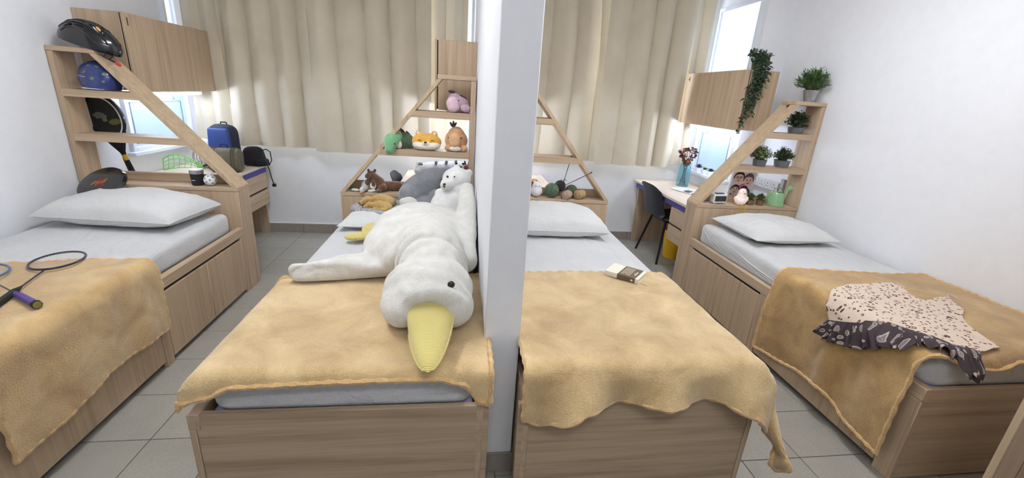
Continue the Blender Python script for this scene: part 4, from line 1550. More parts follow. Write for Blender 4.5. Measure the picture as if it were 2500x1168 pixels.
# plush toys on the shelves
S1, S2_ = 1.1125, 1.3915
t = thing('dinosaur_plush', 'green dinosaur plush drooping its head over the middle shelf', 'plush toy', (-.43, 3.255, S1))
part('body', blob([('s', (-.415, 3.272, 1.172), (.075, .060, .060)), ('s', (-.37, 3.275, 1.155), (.05, .05, .043))], .005, 5, .002, 25, zmin=S1 + .0006), M['pdgreen'], t, label='dark green body')
part('head', blob([('c', [(-.455, 3.240, 1.195), (-.490, 3.195, 1.170), (-.497, 3.165, 1.118)], [.045, .052, .036])], .005, 5, .002, 25), M['pgreen'], t, label='bright green head')
part('belly', G().ell((-.440, 3.212, 1.148), (.022, .016, .032), (0, -.2, 0), 14, 10), M['pcream'], t)
for q in ((-.455, 3.262, 1.243), (-.425, 3.27, 1.240), (-.385, 3.275, 1.222)):
    part('spike', G().lathe([(.016, -.016), (.010, .004), (.001, .02)], 10, Matrix.Translation(V(q)) @ Euler((0, -.5, 0)).to_matrix().to_4x4()), plain('dark_spike_felt', (66, 58, 56), .9), t)
bead(t, (-.462, 3.152, 1.155), .006)

t = thing('shiba_plush', 'round yellow dog plush with smiling closed eyes on the middle shelf', 'plush toy', (-.245, 3.245, S1))
me = blob([('s', (-.245, 3.250, 1.172), (.108, .070, .062)), ('s', (-.245, 3.245, 1.160), (.098, .068, .052)), ('s', (-.302, 3.252, 1.228), (.024, .016, .022), (0, -.4, 0)), ('s', (-.188, 3.252, 1.228), (.024, .016, .022), (0, .4, 0))], .0048, 4, .0015, 25, zmin=S1 + .0006)
part('head', me, M['pyellow'], t)
me = blob([('s', (-.285, 3.228, 1.148), (.062, .062, .034)), ('s', (-.205, 3.228, 1.148), (.062, .062, .034)), ('s', (-.245, 3.222, 1.140), (.07, .06, .026)), ('s', (-.245, 3.180, 1.163), (.030, .020, .020))], .0048, 5, zmin=S1 + .0006)
part('muzzle', me, M['pcream'], t, label='cream lower face')
part('nose', G().ell((-.247, 3.158, 1.176), (.011, .006, .007), (0, 0, 0), 12, 8), M['bead'], t)
for sx_ in (-1, 1):
    part('eye', G().tube(arc_pts((-.245 + sx_ * .046, 3.184, 1.182), (.013, 0, 0), (0, 0, .007), .2, PI - .2, 8), .002, 5), M['thread'], t)
    part('brow', G().ell((-.245 + sx_ * .022, 3.188, 1.208), (.007, .004, .005), (0, 0, 0), 10, 6), M['pcream'], t)
    part('inner_ear', G().ell((-.245 + sx_ * .060, 3.239, 1.231), (.013, .010, .014), (0, sx_ * .4, 0), 12, 8), M['pcream'], t)
part('mouth', G().tube(arc_pts((-.247, 3.160, 1.162), (.008, 0, 0), (0, 0, -.005), .1, PI - .1, 6), .0016, 5), plain('pink_thread', (206, 120, 110), .8), t)

t = thing('capybara_plush', 'plump apricot plush with long pale snout and dark tuft beside the partition', 'plush toy', (-.03, 3.262, S1))
me = blob([('s', (-.030, 3.268, 1.190), (.084, .066, .080)), ('s', (-.030, 3.265, 1.235), (.060, .055, .055)), ('s', (-.085, 3.225, 1.135), (.028, .030, .024)), ('s', (.030, 3.225, 1.135), (.028, .030, .024))], .005, 5, .002, 25, zmin=S1 + .0006)
part('body', me, M['porange'], t)
part('snout', blob([('s', (-.040, 3.210, 1.205), (.044, .032, .050)), ('s', (-.040, 3.205, 1.175), (.036, .03, .03))], .005, 5, zmin=S1 + .0006), M['plorange'], t, label='pale apricot snout')
part('bib', G().ell((-.036, 3.205, 1.136), (.044, .022, .020), (0, 0, 0), 18, 10), M['pcream'], t, label='cream bib')
for dx, dz, ry in ((-.012, .0, -.5), (.002, .008, .0), (.014, .0, .5)):
    part('tuft', G().ell((-.055 + dx, 3.255, 1.303 + dz), (.008, .007, .022), (0, ry, 0), 10, 8), M['dbf'], t)
bead(t, (.008, 3.208, 1.215), .0055)
bead(t, (-.088, 3.212, 1.212), .005)

t = thing('pink_plush', 'dusty pink plush with round pale face on the top shelf', 'plush toy', (-.03, 3.265, S2_))
me = blob([('s', (-.020, 3.272, 1.448), (.082, .064, .066)), ('s', (-.045, 3.262, 1.485), (.050, .045, .042)), ('s', (.040, 3.225, 1.420), (.036, .034, .026))], .005, 5, .002, 25, zmin=S2_ + .0006)
part('body', me, M['ppink'], t)
part('face', blob([('s', (-.060, 3.208, 1.455), (.046, .030, .046)), ('s', (-.055, 3.206, 1.43), (.044, .03, .036))], .005, 5, zmin=S2_ + .0006), M['plpink'], t, label='pale pink face')
part('tuft', G().ell((-.068, 3.250, 1.532), (.026, .012, .010), (0, .15, 0), 12, 8), M['plum'], t, label='dark tuft')
part('arm', G().ell((.030, 3.200, 1.425), (.034, .016, .026), (0, .3, 0), 14, 10), M['ppink'], t)
part('back_stripe', G().tube([(-.01, 3.245, 1.515), (.03, 3.25, 1.495), (.06, 3.262, 1.46)], [.004, .006, .003], 8), M['plum'], t)
bead(t, (-.016, 3.190, 1.478), .0045)

# toys and chair behind the second headboard
t = thing('tiger_plush', 'long white tiger plush with black stripes behind the seal', 'plush toy', (-.17, 3.72, DT))
me = blob([('c', [(-.27, 3.72, .868), (-.02, 3.74, .888)], [.078, .075]), ('s', (-.325, 3.70, .890), (.050, .05, .046)), ('s', (-.350, 3.66, .872), (.03, .03, .028)), ('s', (-.352, 3.71, .934), (.014, .010, .014)), ('s', (-.295, 3.71, .934), (.014, .010, .014)), ('s', (-.25, 3.70, .77), (.07, .06, .045)), ('s', (-.02, 3.72, .78), (.07, .07, .055))], .007, 5, .002, 20, zmin=DT + .0006)
part('body', me, plush('pale_grey_tiger_plush', (196, 198, 204), (226, 228, 232)), t)
for xx in (-.20, -.115, -.035):
    z = .870 + (xx + .27) / .25 * .023
    part('stripe', G().tube([(xx, 3.66, z + .055), (xx + .002, 3.69, z + .075), (xx + .003, 3.725, z + .079)], [.004, .013, .006], 8, flat=.5), M['print_black'], t, label='black stripe')
for k in range(3):
    part('stripe', G().tube(arc_pts((-.328, 3.685, .917 + k * .008), (.022 - .004 * k, 0, 0), (0, -.02, .012), .3, PI - .3, 6), .0028, 5), M['print_black'], t, label='thin head stripe')
t = thing('panda_plush', 'tiny panda plush peeking over the white bear', 'plush toy', (.0, 3.66, DT))
part('body', blob([('s', (.005, 3.665, .80), (.05, .045, .075)), ('s', (.03, 3.65, .88), (.03, .03, .03))], .006, 4, zmin=DT + .0006), M['blackf'], t, label='black body')
part('head', blob([('s', (.0, 3.650, .925), (.036, .032, .032))], .005, 4, zmin=DT + .0006), M['pwhite'], t)
for sx_ in (-1, 1):
    part('eye', G().ell((-.004 + sx_ * .015, 3.620, .930), (.008, .005, .010), (0, sx_ * .4, 0), 12, 8), M['bead'], t)
    part('ear', G().ell((sx_ * .028, 3.655, .952), (.011, .008, .011), (0, 0, 0), 12, 8), M['blackf'], t)
t = thing('maroon_plush', 'small maroon and pink plush beside the panda at the partition', 'plush toy', (.062, 3.70, DT))
part('body', blob([('s', (.062, 3.70, .81), (.034, .04, .085)), ('s', (.06, 3.69, .915), (.03, .03, .032))], .006, 4, .002, 30, zmin=DT + .0006), plush('maroon_plush_pile', (110, 52, 72), (152, 96, 112)), t)
part('ear', G().ell((.045, 3.69, .955), (.008, .006, .022), (0, -.2, 0), 10, 8), M['thread'], t)
part('ear', G().ell((.078, 3.69, .958), (.008, .006, .024), (0, .2, 0), 10, 8), M['thread'], t)

M['chair'] = plain('black_chair_shell', (40, 42, 48), 0.45)
M['leg'] = plain('dark_steel_leg', (28, 24, 26), 0.4, metal=0.4)


def chair(label, c, yaw):
    """shell chair; local +x is the way the sitter faces"""
    t = thing('shell_chair', label, 'chair', c, (0, 0, yaw))

    def sh(u, v):
        # v 0..1 from the front edge over the seat and up the back
        w_ = .215 if v < .55 else .215 - .03 * (v - .55) / .45
        y = (u - .5) * 2 * w_
        s_ = v * .88
        if s_ < .36:
            x, z = .20 - s_, .445 - .02 * math.sin(PI * s_ / .36) - (.02 * ((.06 - s_) / .06) if s_ < .06 else 0)
        elif s_ < .48:
            a = (s_ - .36) / .12 * 1.35
            x, z = -.16 - .085 * math.sin(a), .445 + .085 * (1 - math.cos(a))
        else:
            q = s_ - .48
            x, z = -.243 - q * .21, .512 + q * .70
        k = abs(u - .5) * 2
        z += .035 * k ** 3 if s_ < .40 else 0
        x += .045 * k ** 3 if s_ > .44 else 0
        if v > .9:
            z -= .05 * k ** 4 * (v - .9) / .1
        return V((x, y, z))
    g = G()
    g.sheet(lambda u, v: sh(1 - u, v), 16, 26, .008)
    part('shell', g, M['chair'], t, world=False)
    for sx_, sy_ in ((1, 1), (1, -1), (-1, 1), (-1, -1)):
        part('leg', G().tube([(sx_ * .12 - .01, sy_ * .14, .425), (sx_ * .20 - .01, sy_ * .235, 0.0)], [.013, .011], 8), M['leg'], t, world=False)
    part('under_frame', G().tube([(.11, .14, .424), (.11, -.14, .424), (-.13, -.14, .424), (-.13, .14, .424)], .010, 8, closed=True), M['leg'], t, world=False)
    return t


chair('black shell chair behind the second bed, only its back showing', (-.30, 4.02, 0), 0.0)

# ------------------------------------------------------------------ on the third headboard: cat, yarn, needles
t = thing('cat_figure', 'white egg shaped cat figure beside the green yarn ball', 'figurine', (.605, 3.255, HB))
part('body', blob([('s', (.605, 3.255, .832), (.047, .045, .046)), ('s', (.605, 3.255, .865), (.036, .036, .042)), ('s', (.585, 3.255, .900), (.011, .009, .013)), ('s', (.622, 3.255, .900), (.011, .009, .013))], .004, 4), plain('white_silicone', (232, 233, 236), .5), t)
for xx, zz, r in ((.592, .878, .0035), (.618, .878, .0035), (.605, .872, .0022)):
    bead(t, (xx, 3.2185, zz), r, 'eye' if r > .003 else 'nose')


def yarn(label, c, r, m, strands=7, skein=None, seed=0, tufts=0):
    t = thing('yarn_ball', label, 'yarn', (c[0], c[1], c[2]))
    rnd = random.Random(seed)
    if skein:
        part('core', G().tube([V(c) - V(skein) * .5, V(c) - V(skein) * .4, V(c) + V(skein) * .4, V(c) + V(skein) * .5], [r * .55, r * .95, r * .95, r * .55], 16), m, t)
    else:
        part('core', G().ell(c, (r * .96, r * .96, r * .93), (0, 0, 0), 20, 14), m, t)
    g = G()
    for k in range(strands * 4):
        if skein:
            d = V(skein).normalized()
            a0 = rnd.uniform(0, 2 * PI)
            e1 = d.orthogonal().normalized()
            e2 = d.cross(e1)
            off = rnd.uniform(-.4, .4)
            L_ = V(skein).length
            pts = []
            for j in range(25):
                an = a0 + 2 * PI * j / 24
                pts.append(V(c) + d * (L_ * (off * .8 + .14 * math.sin(an * 1 + k))) + (e1 * math.cos(an) + e2 * math.sin(an)) * r * .97)
        else:
            n = V((rnd.gauss(0, 1), rnd.gauss(0, 1), rnd.gauss(0, 1))).normalized()
            e1 = n.orthogonal().normalized()
            e2 = n.cross(e1)
            off = rnd.uniform(-.35, .35)
            q = math.sqrt(1 - off * off)
            pts = [V(c) + (n * off + (e1 * math.cos(2 * PI * j / 24) + e2 * math.sin(2 * PI * j / 24)) * q) * r * .99 for j in range(24)]
        g.tube(pts, .0024, 5, closed=not skein)
    part('strands', g, m, t)
    for k in range(tufts):
        a = rnd.uniform(0, 2 * PI)
        p = V(c) + V((.5 * r * math.cos(a), -.3 * r, r * .8))
        part('loose_end', G().tube([p, p + V((.02 * math.cos(a), 0, .025)), p + V((.035 * math.cos(a), 0, .01))], .0018, 5), m, t)
    return t


def yarnm(name, lo, hi):
    return fabric(name, lo, hi, 30, 300, 0.6, 0.4, 0.95)


YG = yarnm('sage_green_yarn', (70, 92, 72), (116, 138, 112))
yarn('large sage green yarn ball, leftmost of the yarn heap', (.728, 3.255, HB + .056), .056, YG, 9, seed=1, tufts=2)
yarn('black yarn ball on top of the yarn heap', (.800, 3.285, HB + .088), .043, yarnm('black_yarn', (22, 22, 26), (50, 48, 52)), 8, seed=2, tufts=3)
yarn('dark olive green yarn ball right of the black one', (.893, 3.275, HB + .052), .049, yarnm('olive_green_yarn', (52, 68, 40), (92, 106, 70)), 8, seed=3)
yarn('pinkish beige yarn skein lying front of the yarn heap', (.845, 3.215, HB + .033), .033, yarnm('pink_beige_yarn', (168, 140, 122), (206, 180, 160)), 7, (.05, .07, 0), 4)
yarn('tan yarn skein with a pale wrapper at the right of the heap', (.950, 3.225, HB + .036), .035, yarnm('tan_yarn', (166, 134, 94), (204, 176, 132)), 7, (.07, .05, 0), 5, 1)
ndl = plain('dark_wood_needle', (58, 46, 44), 0.5)
for lab, a, b in (('knitting needle stuck upright in the black yarn', (.815, 3.262, .885), (.858, 3.245, 1.115)), ('knitting needle slanting right over the brace', (.835, 3.250, .888), (1.005, 3.155, 1.012))):
    t = thing('knitting_needle', lab, 'needle', a)
    part('shaft', G().tube([a, V(a).lerp(V(b), .5), b], [.0022, .0028, .0028], 8), ndl, t)
    part('knob', G().ell(b, (.006, .006, .006), (0, 0, 0), 12, 8), M['print_black'], t)
t = thing('wooden_box', 'small brown wooden box on the desk behind the cat figure', 'box', (.655, 3.80, DT))
part('box', bx(.60, .71, 3.76, 3.84, DT, DT + .07, b=.012), plain('brown_wood_box', (150, 104, 66), .6, var=.2, vscale=20), t)
part('lid', bx(.597, .713, 3.757, 3.843, DT + .071, DT + .092, b=.008), plain('light_brown_lid', (176, 130, 88), .6, var=.2, vscale=20), t)

# book on the third blanket
bc = V((.897, 2.012, .658))
t = thing('book', 'small white book with a brown band and ribbon marker on the third bed', 'book', bc, (0.02, 0.0, math.radians(-42)))
L_, W_, H_ = .092, .066, .026
part('pages', bx(-L_ + .004, L_ - .004, -W_ + .003, W_ - .004, .003, H_ - .003), plain('paper_edges', (226, 218, 198), .8), t, world=False)
cov = G()
cov.box(-L_, L_, -W_, W_, 0, .003, b=.0008)
cov.box(-L_, L_, -W_, W_, H_ - .003, H_, b=.0008)
cov.box(-L_, L_, -W_ - .001, -W_ + .003, 0, H_, b=.0008)
part('cover', cov, plain('cream_cover', (230, 224, 206), .6), t, world=False)
bd = G()
bx0, bx1 = -.022, .075
bd.box(bx0, bx1, -W_ - .002, W_, H_ - .0005, H_ + .0008)
bd.box(bx0, bx1, -W_ - .0022, -W_ - .0008, 0, H_ + .0008)
part('paper_band', bd, plain('brown_paper_band', (104, 88, 66), .7), t, world=False, label='brown printed band')
tx = G()
for k in range(6):
    xk = bx0 + .012 + k * .0085
    y = .052
    rnd = random.Random(k)
    while y > -.045 + (k % 3) * .004:
        ln = rnd.uniform(.006, .016)
        tx.box(xk, xk + .0030, max(y - ln, -.048), y, H_ + .0008, H_ + .0013)
        y -= ln + .0035
part('text_lines', tx, plain('pale_print', (222, 212, 190), .7), t, world=False, label='lines of pale print')
tx = G()
for k in range(7):
    tx.box(.056 + .003 * math.sin(k * 2), .063, -.03 + k * .0075, -.0255 + k * .0075, H_ + .0008, H_ + .0013)
tx.box(.047, .050, -.006, .000, H_ + .0008, H_ + .0013)
part('title_print', tx, plain('white_print', (240, 236, 224), .7), t, world=False, label='small white title lettering')
part('spine_badge', G().ell((.058, -W_ - .0024, H_ * .5), (.0065, .0012, .0055), (0, 0, 0), 14, 8), M['white'], t, world=False)
part('ribbon', G().tube([(L_ - .01, -W_ * .4, .004), (L_ + .012, -W_ * .62, .003), (L_ + .032, -W_ * .7, .004), (L_ + .05, -W_ * .62, .002)], .0024, 6, flat=.4), plain('cream_ribbon', (236, 226, 190), .8), t, world=False)

# ------------------------------------------------------------------ on the fourth headboard
t = thing('alarm_clock', 'white digital alarm clock reading 15:48 on the fourth headboard', 'clock', (2.165, 3.250, HB), (0, 0, .12))
part('case', bx(-.066, .066, -.028, .028, .006, .082, b=.007), M['white'], t, world=False)
part('screen', bx(-.056, .056, -.0292, -.027, .020, .068, b=.001), plain('dark_lcd', (52, 56, 56), .3), t, world=False)
SEG = {'1': 'bc', '5': 'afgcd', '4': 'fgbc', '8': 'abcdefg'}


def seg_digit(g, ch, x, z, w_, h, th, y):
    S_ = {'a': (x, x + w_, z + h - th, z + h), 'd': (x, x + w_, z, z + th), 'g': (x, x + w_, z + h / 2 - th / 2, z + h / 2 + th / 2),
          'f': (x, x + th, z + h / 2, z + h), 'b': (x + w_ - th, x + w_, z + h / 2, z + h), 'e': (x, x + th, z, z + h / 2), 'c': (x + w_ - th, x + w_, z, z + h / 2)}
    for k in SEG[ch]:
        a, b, c, d = S_[k]
        g.box(a, b, y, y + .0008, c, d)
g = G()
for ch, xx in (('1', -.046), ('5', -.027), ('4', .006), ('8', .028)):
    seg_digit(g, ch, xx, .029, .014, .030, .0032, -.0302)
for zz in (.037, .050):
    g.box(-.0045, -.0015, -.0302, -.0294, zz, zz + .003)
part('digits', g, plain('black_lcd_digits', (14, 16, 16), .4), t, world=False, label='digits 15:48')
part('snooze_bar', bx(-.040, .040, -.016, .016, .082, .090, b=.003), M['black'], t, world=False)
for xx in (-.045, .045):
    part('foot', bx(xx - .01, xx + .01, -.02, .02, 0, .0065, b=.002), M['whitef'], t, world=False)

M['glow'] = emit('warm_glow_silicone', (255, 236, 226), 0.10)
dk = thing('duck_lamp', 'glowing pale pink duck night lamp dangling yellow legs over the edge', 'lamp', (2.345, 3.215, HB))
part('body', blob([('s', (2.345, 3.215, .826), (.052, .040, .042)), ('s', (2.345, 3.215, .860), (.040, .034, .040)), ('s', (2.345, 3.213, .895), (.034, .031, .032)), ('s', (2.298, 3.213, .838), (.016, .02, .024)), ('s', (2.392, 3.213, .838), (.016, .02, .024))], .004, 5), M['glow'], dk)
part('beak', G().ell((2.346, 3.179, .892), (.012, .010, .0055), (0, 0, 0), 14, 8), plain('yellow_beak', (226, 170, 40), .5), dk)
bead(dk, (2.333, 3.186, .905), .0035)
bead(dk, (2.361, 3.186, .905), .0035)
yl = plain('orange_yellow_rubber', (240, 178, 36), .5)
for xx in (2.327, 2.375):
    l = part('leg', G().tube([(xx, 3.190, .795), (xx, 3.170, .790), (xx - .002, 3.166, .755), (xx - .006, 3.164, .725)], .0032, 6), yl, dk)
    part('foot', G().prism([(xx - .024, .690), (xx + .010, .690), (xx - .004, .728)], 1, 3.158, 3.166), yl, l)

leafm = plain('leaf_green', (70, 96, 52), 0.55, var=0.3, vscale=30)
M['leafd'] = plain('dark_leaf_green', (44, 62, 42), 0.55, var=0.35, vscale=30)
M['leafb'] = plain('bamboo_leaf_green', (66, 104, 48), 0.5, var=0.35, vscale=30)
M['leafp'] = plain('pale_leaf_green', (112, 128, 78), 0.6, var=0.35, vscale=30)
M['stem'] = plain('green_stem', (84, 92, 56), 0.7)
M['soil'] = plain('dark_soil', (52, 42, 34), 0.95, bumpy=0.6, bscale=90)


def leaf(g, p, d, ln, wd, up=None, fold_=.15):
    d = V(d).normalized()
    s_ = d.cross(up if up is not None else V((0, 0, 1)))
    if s_.length < 1e-4:
        s_ = V((1, 0, 0))
    s_.normalize()
    n = s_.cross(d)
    p = V(p)
    m1, m2 = p + d * ln * .38, p + d * ln * .72
    vs = [p, m1 + s_ * wd * .5 + n * wd * fold_, m1 - n * .0, m1 - s_ * wd * .5 + n * wd * fold_, m2 + s_ * wd * .36 + n * wd * fold_ * .5 - n * ln * .04, m2 - n * ln * .05, m2 - s_ * wd * .36 + n * wd * fold_ * .5 - n * ln * .04, p + d * ln - n * ln * .12]
    fs = [(0, 1, 2), (0, 2, 3), (1, 4, 5, 2), (2, 5, 6, 3), (4, 7, 5), (5, 7, 6)]
    g.add(vs, fs)


def metal_pot(t, c, r0, r1, h, m):
    z = c[2]
    mt = Matrix.Translation(V((c[0], c[1], z)))
    part('pot', G().lathe([(.001, 0), (r0, 0), (r0 * 1.01, .003), (r1, h - .004), (r1 * 1.04, h), (r1 * .98, h), (r1 * .93, h - .012), (.001, h - .012)], 28, mt, cap=False), m, t)
    part('soil', G().lathe([(.001, h - .008), (r1 * .94, h - .011), (r1 * .94, h - .014)], 20, mt, cap=False), M['soil'], t)


def bush(label, c, r0, r1, h, fr, fh, m, n, ln, wd, seed, potm, kind='round', name='potted_plant'):
    t = thing(name, label, 'plant', c)
    metal_pot(t, c, r0, r1, h, potm)
    rnd = random.Random(seed)
    top = V((c[0], c[1], c[2] + h - .01))
    st, lf = G(), G()
    for k in range(n):
        a = rnd.uniform(0, 2 * PI)
        e = rnd.uniform(.05, 1.0) ** .8
        el = (PI / 2) * (1 - e * .95)
        R_ = rnd.uniform(.8, 1.05)
        tip = top + V((math.cos(a) * math.cos(el) * fr, math.sin(a) * math.cos(el) * fr * .75, .02 + math.sin(el) * fh)) * R_
        mid = top.lerp(tip, .5) + V((0, 0, .015))
        st.tube([top + V((math.cos(a) * r1 * .3, math.sin(a) * r1 * .3, -.005)), mid, tip], [.0016, .0012, .0008], 4)
        for j in range(kind == 'grass' and 9 or 6):
            q = .35 + .65 * (j + rnd.random() * .4) / (9 if kind == 'grass' else 6)
            q = min(q, 1)
            p = (top.lerp(mid, q * 2) if q < .5 else mid.lerp(tip, q * 2 - 1))
            ax = (tip - top).normalized()
            sd = ax.cross(V((rnd.gauss(0, 1), rnd.gauss(0, 1), rnd.gauss(0, 1)))).normalized()
            d = ax * (.9 if kind == 'grass' else .45) + sd * (.6 if kind == 'grass' else 1)
            p.x = min(p.x, XR - ln - .012)
            leaf(lf, p, d, ln * rnd.uniform(.7, 1.15), wd * rnd.uniform(.8, 1.1), V((rnd.gauss(0, .4), rnd.gauss(0, .4), 1)))
    part('stems', st, M['stem'], t, kind='stuff')
    part('foliage', lf, m, t, kind='stuff')
    return t


bush('feathery green plant in a tall zinc pot atop the fourth shelf', (2.770, 3.262, 1.6425), .036, .056, .090, .160, .150, M['leafb'], 120, .040, .0075, 3, M['zinc'], 'grass')
bush('dark bushy plant in a zinc pot on the upper fourth shelf', (2.722, 3.262, S2_), .052, .060, .050, .105, .125, M['leafd'], 95, .022, .018, 4, M['metal'])
bush('mottled pale green plant in zinc pot on the middle shelf by the brace', (2.468, 3.262, S1), .046, .054, .056, .105, .105, M['leafp'], 110, .018, .012, 5, M['metal'])
bush('dense dark round plant in zinc pot, right one on the middle shelf', (2.672, 3.262, S1), .052, .062, .058, .100, .105, M['leafd'], 170, .015, .009, 6, M['metal'])

# two little ball plants
M['terra'] = plain('brown_paper_pot', (122, 98, 70), 0.9, bumpy=.3, bscale=100)
for lab, xx, seed in (('small round moss plant in brown pot beside the duck lamp', 2.446, 8), ('small round moss plant in brown pot beside the watering can', 2.540, 9)):
    bush(lab, (xx, 3.235, HB), .025, .033, .046, .042, .050, M['leafb'], 120, .008, .004, seed, M['terra'], name='mini_plant')

# watering can
M['canm'] = plain('pale_green_enamel', (138, 178, 132), 0.25, coat=.5)
wc = thing('watering_can', 'pale green enamel watering can at the right end of the fourth headboard', 'watering can', (2.690, 3.245, HB))
mt = Matrix.Translation(V((2.690, 3.245, HB)))
part('body', G().lathe([(.001, .0), (.066, .0), (.069, .004), (.064, .06), (.056, .108), (.050, .118), (.046, .118), (.050, .106), (.060, .010), (.001, .008)], 32, mt, cap=False), M['canm'], wc)
part('half_lid', G().prism([(2.690 + .05 * math.cos(a), 3.245 + .05 * math.sin(a)) for a in [PI * k / 12 - .0 for k in range(13)]], 2, HB + .113, HB + .118), M['canm'], wc)
sp_ = part('spout', G().tube([(2.745, 3.245, HB + .03), (2.765, 3.244, HB + .075), (2.778, 3.243, HB + .122), (2.786, 3.242, HB + .142)], [.013, .010, .009, .012], 12), M['canm'], wc)
part('rose', G().tube([(2.780, 3.242, HB + .134), (2.806, 3.241, HB + .160)], [.010, .026], 16), M['canm'], sp_)
part('handle', G().tube(arc_pts((2.693, 3.245, HB + .116), (.040, 0, 0), (0, 0, .040), .05, PI - .05, 14), .0042, 8), M['canm'], wc)
part('side_handle', G().tube([(2.633, 3.245, HB + .105), (2.606, 3.245, HB + .108), (2.602, 3.245, HB + .07), (2.626, 3.245, HB + .03)], .005, 8), M['canm'], wc)

# portrait leaning behind the headboard
pt_ = thing('portrait_board', 'white framed cartoon portrait of four smiling faces behind the duck lamp', 'picture', (2.46, 3.47, DT), (0, 0, 0))
o = V((2.462, 3.43, DT + .001))
zax = V((0, -.045, .34)).normalized()
fm_ = frame_mat(o, (1, 0, 0), V((1, 0, 0)).cross(zax) * 1)
# local x right, local y up the board, local z out of the face
yax = zax
xax = V((1, 0, 0))
nax = xax.cross(yax).normalized()
if nax.y > 0:
    nax = -nax
PM = Matrix((xax, yax, nax)).transposed().to_4x4()
PM.translation = o


def pic(name, poly_list, m, z, label=None, th=.0006):
    g = G()
    for poly in poly_list:
        q = G().prism(poly, 2, z, z + th)
        g.add([PM @ V(a) for a in q.v], q.f)
    return part(name, g, m, pt_, label=label)


def oval(cx, cy, rx, ry, n=24, a0=0, a1=2 * PI, rot=0):
    pts = []
    for k in range(n):
        a = a0 + (a1 - a0) * k / (n if a1 - a0 > 6 else n - 1)
        x_, y_ = rx * math.cos(a), ry * math.sin(a)
        pts.append((cx + x_ * math.cos(rot) - y_ * math.sin(rot), cy + x_ * math.sin(rot) + y_ * math.cos(rot)))
    return pts


hw = .112
pic('board', [[(-hw, 0), (hw, 0), (hw, .345), (-hw, .345)]], M['white'], -.006, th=.006)
pic('paper', [[(-hw + .014, .014), (hw - .014, .014), (hw - .014, .331), (-hw + .014, .331)]], plain('pale_lilac_paper', (238, 228, 238), .7), .0002)
skin = plain('printed_skin', (244, 206, 196), .7)
hair = plain('printed_dark_hair', (58, 44, 58), .7)
hair2 = plain('printed_brown_hair', (108, 74, 84), .7)
ink = plain('printed_ink', (44, 38, 52), .7)
pinkp = plain('printed_pink', (236, 130, 176), .7)
bluep = plain('printed_navy', (60, 64, 100), .7)
pic('print', [oval(-.05, .255, .047, .052), oval(.045, .235, .044, .056), oval(-.058, .150, .040, .042), oval(.028, .140, .038, .042)], skin, .0010, 'four printed faces')
def fringe(cx, cy, rx, ry, cut):
    return oval(cx, cy, rx * 1.08, ry * 1.10, 20, -.25, PI + .25) + oval(cx, cy + ry * .12, rx * .86, ry * cut, 16, -.15, PI + .15)[::-1]


pic('print', [fringe(-.05, .262, .047, .052, .48), fringe(-.058, .154, .040, .042, .46), fringe(.028, .145, .038, .042, .46)], hair, .0017, 'dark printed hair')
pic('print', [fringe(.045, .242, .046, .058, .40)], hair2, .0017, 'brown printed hair')
e = []
for cx_, cy_ in ((-.05, .255), (.045, .232), (-.058, .150), (.028, .140)):
    for s_ in (-1, 1):
        e.append(oval(cx_ + s_ * .017, cy_ + .008, .006, .004, 10))
        e.append(oval(cx_ + s_ * .017, cy_ + .018, .010, .0022, 8))
    e.append(oval(cx_, cy_ - .020, .014, .0035, 10))
    e.append(oval(cx_ + .002, cy_ - .004, .003, .006, 8))
for s_ in (-1, 1):
    cx_ = -.05 + s_ * .017
    for k in range(12):
        a, b = 2 * PI * k / 12, 2 * PI * (k + 1) / 12
        e.append([(cx_ + .013 * math.cos(a), .263 + .010 * math.sin(a)), (cx_ + .0145 * math.cos(a), .263 + .0115 * math.sin(a)), (cx_ + .0145 * math.cos(b), .263 + .0115 * math.sin(b)), (cx_ + .013 * math.cos(b), .263 + .010 * math.sin(b))])
pic('print', e, ink, .0024, 'printed eyes, mouths and glasses')
pic('print', [oval(-.004, .190, .022, .018), oval(-.02, .18, .012, .012), oval(.012, .200, .014, .010)], pinkp, .0014, 'pink printed flower')
pic('print', [oval(.060, .115, .036, .05, 18, -.6, 1.4), oval(-.075, .075, .03, .05)], bluep, .0006, 'navy printed jackets')

# sockets on the wall behind the fourth shelf
sk = thing('socket_strip', 'grey white multi socket strip on the wall behind the watering can', 'socket', (XR - .02, 3.60, .90))
part('box', bx(XR - .045, XR - .001, 3.43, 3.775, .865, .945, b=.004), plain('grey_white_plastic', (214, 214, 216), .5), sk)
g = G()
for k in range(4):
    yy = 3.48 + k * .085
    for dy, dz in ((0, .022), (-.014, -.004), (.014, -.004)):
        g.box(XR - .0462, XR - .0445, yy + dy - .003, yy + dy + .003, .898 + dz - .005, .898 + dz + .005)
part('socket_holes', g, M['print_black'], sk)
for k in range(3):
    part('plate_joint', bx(XR - .0458, XR - .0445, 3.521 + k * .085, 3.523 + k * .085, .867, .943), plain('grey_joint', (150, 150, 154), .6) if k == 0 else bpy.data.materials['grey_joint'], sk)
part('trunking', bx(XR - .034, XR - .001, 3.385, 3.425, .62, .985, b=.003), plain('grey_trunking', (176, 176, 178), .6), sk)

